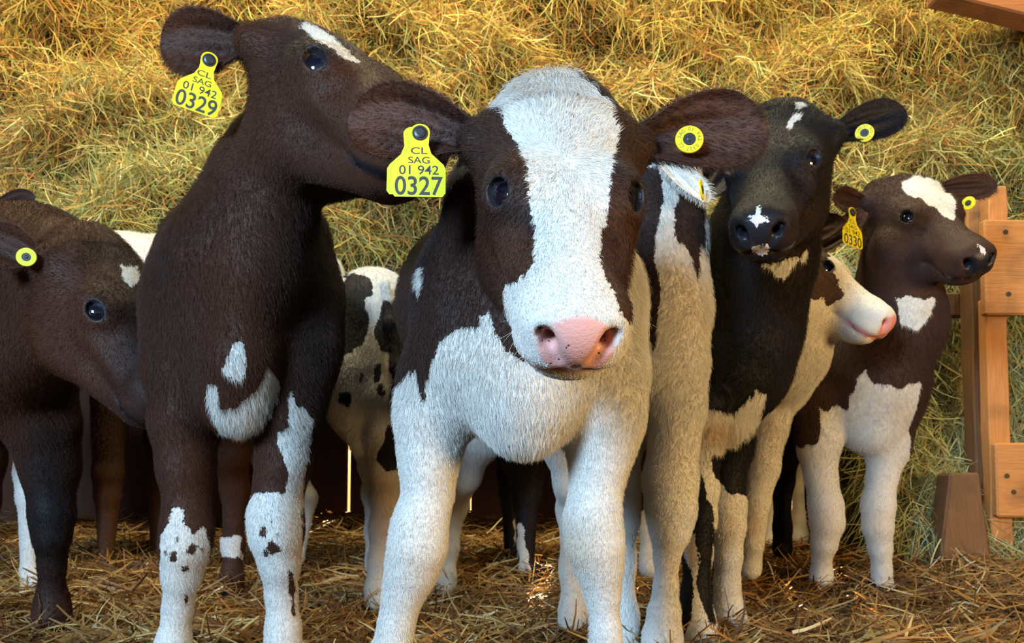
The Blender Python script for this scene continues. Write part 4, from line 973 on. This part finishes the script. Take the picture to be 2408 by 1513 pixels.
# ---- small brown calf at the right, tag 0330
def calf_small():
    h = Head(2140, 520, 2.07, -166, -38, 15, 1.2, anchor=(.0465, .108, -.034))
    def body(g):
        g.cone(h.w((0, .01, -.08)), pos(2110, 760, 2.22), .085, 85 * mpp(2.22), .05)
        chain(g, [(2110, 600, 2.12, 75), (2105, 760, 2.22, 95), (2050, 880, 2.28, 120)], .06)
        blob(g, 2010, 910, 2.32, 148, .14, 130, .06)
        chain(g, [(2075, 900, 2.24, 70), (2055, 1010, 2.26, 62)], .05)
        chain(g, [(2000, 880, 2.4, 140), (1960, 880, 2.7, 125), (1930, 890, 2.95, 105)], .08)
        chain(g, [(1915, 940, 2.28, 62), (1922, 1040, 2.28, 46), (1930, 1120, 2.28, 37)], .03)
        chain(g, [(1930, 1120, 2.28, 34), (1942, 1190, 2.27, 38), (1945, 1230, 2.27, 37), (1938, 1280, 2.28, 28), (1932, 1310, 2.3, 21), (1932, 1350, 2.32, 24), (1932, 1372, 2.32, 27)], .015)
        chain(g, [(2100, 960, 2.28, 58), (2090, 1050, 2.28, 44), (2075, 1120, 2.28, 34)], .03)
        chain(g, [(2075, 1120, 2.28, 32), (2065, 1190, 2.27, 36), (2064, 1240, 2.27, 33), (2070, 1290, 2.28, 25), (2074, 1340, 2.3, 21), (2074, 1385, 2.32, 26), (2074, 1408, 2.32, 29)], .015)
        for x in (1815, 1990): chain(g, [(x + 40, 940, 2.98, 66), (x + 18, 1050, 2.92, 38), (x + 5, 1120, 3.0, 27), (x - 5, 1220, 2.98, 24), (x - 8, 1300, 2.93, 26)], .03)
    grid = dict(foot=(.92, 2.35, 0), axes=(axis(.70, 1.45, .005, .014, .82, 1.22), axis(1.74, 3.2, .005, .016, 1.80, 2.16), axis(0, 1.12, .005, .011, .58, 1.08)))
    P = [('w', [(2118, 425), (2150, 412), (2200, 425), (2240, 455), (2246, 490), (2244, 516), (2210, 500), (2175, 470), (2150, 462), (2130, 462)], 0, 2.3),
         ('w', [(2302, 578), (2314, 580), (2318, 600), (2306, 602)]), ('w', [(2282, 670), (2310, 656), (2320, 662), (2300, 676), (2280, 682)], 0, 2.0),
         ('w', [(2104, 702), (2135, 698), (2200, 704), (2190, 740), (2160, 782), (2130, 770), (2108, 735)]),
         ('w', [(1870, 1045), (1882, 1055), (1930, 1040), (1928, 960), (1990, 960), (2010, 900), (2030, 868), (2038, 890), (2080, 905), (2110, 915), (2150, 895), (2165, 905), (2160, 960), (2135, 1010), (2140, 1100), (2140, 1500), (1850, 1500)], 0, 2.6), ('w', [(1780, 1000), (1880, 1000), (1880, 1500), (1780, 1500)], 2.6, 4)]
    M = mats('small_brown', brown=(.052, .020, .012), black=(.012, .009, .010), nose=NOSE_BLACK)
    root, o = make_calf('small brown calf at right, white forehead patch, tag 0330, nose beside timber rack', h, body, grid, M, 'd', P,
        tones=[(2200, 620, 100, 60, .1), (1990, 850, 90, 60, -.3)], tone=.7, stains=[(1935, 1230, 30, 40, .3), (2066, 1230, 30, 40, .3), (2110, 960, 40, 60, .3), (2180, 735, 20, 12, .3)], hair=.009, density=1.2e5, rad=.00032, seed=71)
    rel(root, make_eye(h, 1, root, EYE, turn=(-.35, .2))); rel(root, make_eye(h, -1, root, EYE))
    at = ears(root, M, h, [(1, 1958, 468, 2.06, (.25, -1, 0), .036), (-1, 2346, 436, 2.20, (-.1, -1, 0), .036)], theta=(115, 66, 44), tone=.7, density=1.3e5, hair=.008, rad=.0003)
    t = flag_tag(root, at[0](2004, 500, .034), .54 * mpp(2.02), (.86, .5, -.1), (-.16, 0, 1), '0330', back=False); rel(root, t)
    t = round_tag(root, at[1](2277, 478, .018), 16 * mpp(2.12), (-.75, -.65, 0), text=False); rel(root, t)
    return root

# ---- calf whose head is hidden behind the front calf: cream neck and foreleg
def calf_hidden():
    h = Head(1390, 405, 1.62, 82, -8, 0, 1.05)
    def body(g):
        g.cone(h.w((0, .0, -.07)), pos(1530, 620, 1.56), .075, 80 * mpp(1.56), .05)
        chain(g, [(1552, 410, 1.58, 78), (1558, 560, 1.56, 94), (1550, 720, 1.56, 108), (1552, 860, 1.56, 104)], .04)
        chain(g, [(1520, 760, 1.66, 120), (1560, 790, 1.95, 115), (1580, 800, 2.2, 110)], .07)
        chain(g, [(1585, 860, 1.55, 72), (1590, 960, 1.55, 60), (1584, 1050, 1.55, 54)], .03)
        chain(g, [(1584, 1050, 1.55, 54), (1576, 1130, 1.54, 61), (1578, 1200, 1.54, 56), (1576, 1250, 1.54, 44), (1568, 1310, 1.55, 27), (1566, 1380, 1.56, 25), (1562, 1440, 1.57, 34), (1558, 1500, 1.58, 43), (1556, 1560, 1.56, 47)], .015)
        chain(g, [(1470, 860, 1.62, 66), (1462, 1000, 1.62, 52), (1458, 1150, 1.62, 40), (1458, 1220, 1.62, 38), (1462, 1320, 1.64, 26), (1465, 1450, 1.66, 30), (1465, 1530, 1.64, 40)], .03)
        for x in (1530, 1600): chain(g, [(x, 930, 2.2, 66), (x, 1050, 2.16, 36), (x - 4, 1120, 2.24, 22), (x - 4, 1250, 2.2, 17), (x - 4, 1335, 2.18, 24)], .03)
    grid = dict(foot=(.26, 1.7, 0), axes=(axis(.02, .42, .0045, .012, .20, .36), axis(1.34, 2.4, .0045, .014, 1.42, 1.7), axis(-.01, 1.0, .005, .010, .30, .95)))
    P = [('d', [(1420, 380), (1545, 395), (1555, 430), (1562, 480), (1552, 520), (1540, 560), (1545, 620), (1552, 680), (1548, 740), (1542, 790), (1535, 830), (1528, 790), (1510, 760), (1505, 700), (1515, 660), (1490, 640), (1440, 700)]),
         ('d', [(1600, 440), (1618, 430), (1650, 470), (1658, 560), (1650, 600), (1640, 660), (1622, 600), (1592, 560), (1585, 500), (1595, 470)]),
         ('d', [(1440, 880), (1518, 880), (1530, 1000), (1528, 1200), (1440, 1200)], 1.66, 3)]
    M = mats('cream', brown=(.040, .018, .014), black=(.010, .007, .008), nose=NOSE_BLACK)
    root, o = make_calf('white and dark brown calf behind front calf, only neck and pale foreleg showing', h, body, grid, M, 'w', P,
        tone=.5, stains=[(1600, 700, 60, 200, .22), (1580, 1080, 50, 60, .2)], hair=.010, long_hair=[(1510, 750, 40, 120, .006)], density=1.9e5, rad=.00025, seed=81)
    rel(root, make_eye(h, 1, root, EYE)); rel(root, make_eye(h, -1, root, EYE))
    at = ears(root, M, h, [(1, 1500, 430, 1.80, (0, -1, 0), .03), (-1, 1666, 478, 1.44, (.2, -1, .3), .026)], theta=(115, 66, 44), coat=-.05, density=1.6e5, hair=.012, rad=.0003)
    t = round_tag(root, pos(1650, 446, 1.42), 25 * mpp(1.42), (1, -.42, .1), text=False); rel(root, t)
    return root

# ---- calf seen from behind between the tall calf and the front calf
def calf_rump():
    h = Head(860, 800, 2.95, 5, -30, 0, 1.1)
    def body(g):
        g.cone(h.w((0, .0, -.07)), pos(870, 780, 2.65), .075, 100 * mpp(2.65), .05)
        blob(g, 878, 775, 2.26, 108, .15, 140, .05)
        blob(g, 845, 900, 2.2, 84, .12, 140, .05); blob(g, 935, 880, 2.2, 66, .12, 150, .05)
        chain(g, [(878, 780, 2.3, 112), (875, 800, 2.55, 110), (870, 790, 2.7, 95)], .07)
        chain(g, [(848, 960, 2.16, 70), (862, 1040, 2.15, 34), (868, 1100, 2.2, 20), (872, 1160, 2.26, 17), (876, 1250, 2.24, 14), (878, 1330, 2.22, 20)], .03)
        chain(g, [(925, 940, 2.14, 66), (918, 1030, 2.12, 46), (910, 1110, 2.14, 36), (908, 1170, 2.18, 32), (900, 1240, 2.14, 27), (895, 1320, 2.12, 25), (892, 1385, 2.10, 27), (892, 1415, 2.09, 32)], .03)
        for x in (905, 965): chain(g, [(x, 900, 2.72, 60), (x, 1020, 2.7, 34), (x, 1120, 2.7, 26), (x, 1200, 2.7, 17), (x, 1262, 2.7, 24)], .03)
        chain(g, [(905, 668, 2.1, 12), (915, 760, 2.08, 11), (925, 860, 2.07, 10), (925, 940, 2.07, 14)], .02)
    grid = dict(foot=(-.36, 2.35, 0), axes=(axis(-.60, -.18, .006, .012, -.50, -.24), axis(2.0, 3.3, .006, .016, 2.02, 2.3), axis(0, 1.0, .006, .012, .3, .9)))
    P = [('d', [(808, 645), (870, 650), (872, 690), (858, 720), (866, 780), (850, 810), (820, 830), (795, 850), (775, 820), (770, 700), (790, 690), (812, 668)]),
         ('d', [(905, 712), (930, 702), (950, 730), (980, 720), (980, 980), (940, 1000), (920, 960), (920, 900), (915, 830), (895, 820), (882, 790), (888, 750)]),
         ('d', [(800, 925), (815, 912), (830, 922), (828, 950), (815, 956), (800, 942)]), ('d', [(845, 878), (856, 868), (852, 895), (844, 898)]), ('d', [(880, 870), (895, 855), (902, 870), (890, 895), (878, 898)]),
         ('d', [(885, 915), (898, 905), (905, 925), (890, 932)]), ('d', [(915, 1000), (960, 980), (950, 1110), (910, 1108), (885, 1080), (898, 1040)])]
    M = mats('spotted_rump', brown=(.03, .016, .012), black=(.008, .008, .012), nose=NOSE_BLACK)
    root, o = make_calf('black and white spotted calf seen from behind, between tall calf and front calf', h, body, grid, M, 'w', P,
        tone=.1, stains=[(905, 1220, 40, 150, .65), (840, 690, 30, 30, .3), (960, 860, 30, 60, .6)], hair=.010, density=1.0e5, rad=.00034, seed=91)
    for q in (1, -1): rel(root, make_eye(h, q, root, EYE))
    ears(root, M, h, [(1, 960, 790, 2.95, (0, -1, 0), .036), (-1, 760, 790, 2.95, (0, -1, 0), .036)], theta=(115, 66, 44), density=1.0e5, hair=.008, rad=.0003)
    return root

def side_calf(label, x0, x1, Y, ztop, spots, M, seed, legs, facing=1, base='w', stains=(), tone=.1, density=7e4, r=.15, headdrop=.05, ear_tip=None):
    """a calf standing sideways far back: barrel from x0 (rump) to x1 (chest) in metres"""
    d = 1 if x1 > x0 else -1; zc = ztop - r
    h = Head(1204, 700, Y, -90 * d, -28, 0, 1.15); h.T = np.array([x1 + d * .24, Y, ztop - headdrop])
    fz = float(floor_z(Y))
    def body(g):
        g.cone((x0, Y, zc), ((x0 + x1) / 2, Y, zc - .02), r * .92, r * 1.05, .05, (0, 1, 0), .85)
        g.cone(((x0 + x1) / 2, Y, zc - .02), (x1, Y, zc - .01), r * 1.05, r, .05, (0, 1, 0), .85)
        g.cone((x1, Y, zc + .03), h.w((0, .0, -.07)), .12, .08, .06)
        for i, (lx, ly, kind) in enumerate(legs):
            yy = Y + ly
            if kind == 'g':
                g.cone((lx, yy, zc - .05), (lx, yy, .44), .085, .080, .04); g.cone((lx, yy, .44), (lx, yy, .30), .080, .040, .03)
                g.cone((lx, yy, .30), (lx, yy, .10), .036, .022, .02); g.cone((lx, yy, .10), (lx + .02, yy, fz + .01), .024, .034, .01)
            elif kind == 'f':
                g.cone((lx, yy, zc - .05), (lx, yy, .36), .07, .042, .04); g.cone((lx, yy, .36), (lx, yy, .30), .042, .036, .02)
                g.cone((lx, yy, .30), (lx, yy, .10), .034, .021, .02); g.cone((lx, yy, .10), (lx + d * .015, yy, fz + .01), .024, .034, .01)
            else:
                g.cone((lx, yy, zc - .03), (lx + d * .03, yy, .42), .09, .05, .04); g.cone((lx + d * .03, yy, .42), (lx - d * .05, yy, .29), .046, .028, .02)
                g.cone((lx - d * .05, yy, .29), (lx - d * .02, yy, .11), .028, .021, .02); g.cone((lx - d * .02, yy, .11), (lx, yy, fz + .01), .024, .034, .01)
    a, b = min(x0, x1, x1 + d * .5) - .2, max(x0, x1, x1 + d * .5) + .2
    grid = dict(foot=((x0 + x1) / 2, Y, 0), axes=(axis(a, b, .009, .011, a + .1, b - .1), axis(Y - .3, Y + .3, .009, .012, Y - .2, Y + .2), axis(0, 1.12, .009, .011, .1, 1.0)))
    root, o = make_calf(label, h, body, grid, M, base, spots, tone=tone, stains=stains, hair=.010, density=density, rad=.0004, seed=seed)
    for q in (1, -1): rel(root, make_eye(h, q, root, EYE))
    for q in (1, -1):
        e, at = make_ear(root, M, h.w((q * .085, -.004, -.032)), ear_tip if (ear_tip is not None and q > 0) else h.w((q * .20, -.03, -.05)), (0, -1, 0) if ear_tip is not None else h.R @ np.array([0, 1, .1]), .034, theta=(115, 66, 44), coat=.05 if base == 'd' else -.05, density=density, hair=.008, rad=.0004, seed=seed + q + 2); rel(root, e)
    return root
def far_calves():
    Mw = mats('far_white', brown=(.085, .036, .016), black=(.008, .007, .008)); Mb = mats('far_black', brown=(.03, .014, .012), black=(.005, .005, .007), nose=NOSE_BLACK)
    side_calf('white backed calf with tan flank, shade painted brown on belly and legs, standing behind the tall brown calf', -.67, -1.22, 2.60, 1.11,
              [('d', [(395, 520), (700, 600), (700, 800), (640, 900), (395, 840)]), ('d', [(120, 900), (430, 880), (430, 1420), (120, 1420)])], Mw, 101,  # second dark patch paints the shade over belly and legs into the coat
              [(-.66, -.06, 'h'), (-.74, .08, 'h'), (-1.20, -.07, 'f'), (-1.10, .06, 'f')], stains=[(775, 920, 60, 160, 1.0)], tone=.9, r=.17, headdrop=.35)
    side_calf('black calf behind front calf, only its dark legs with white streaks showing', .43, .10, 2.50, .86,
              [('w', [(1212, 1225), (1228, 1222), (1236, 1290), (1250, 1345), (1222, 1340), (1216, 1290)]), ('w', [(1495, 1200), (1548, 1200), (1548, 1360), (1495, 1360)])], Mb, 111,
              [(.04, -.08, 'g'), (.0, .09, 'f'), (.40, -.08, 'h'), (.42, .07, 'h')], base='d', r=.15, headdrop=.12)
    side_calf('brown calf at the far left edge, only one ear and pale legs in view', -1.98, -1.62, 2.34, 1.0,
              [('w', [(20, 1080), (90, 1080), (90, 1400), (20, 1400)])], mats('edge_brown', brown=(.05, .02, .014)), 121,
              [(-1.285, -.06, 'f'), (-1.36, .08, 'f'), (-1.95, -.06, 'h'), (-1.9, .08, 'h')], base='d', tone=.8, r=.16, headdrop=-.09, ear_tip=pos(84, 462, 2.22))
# ================================================================= build everything
straw_floor(); barn(); hay_stack(); hay_heap()
calf_front(); calf_tall(); calf_lowered(); calf_black(); calf_pink(); calf_small(); calf_hidden(); calf_rump(); far_calves(); foot_tufts(straw_floor.bed)
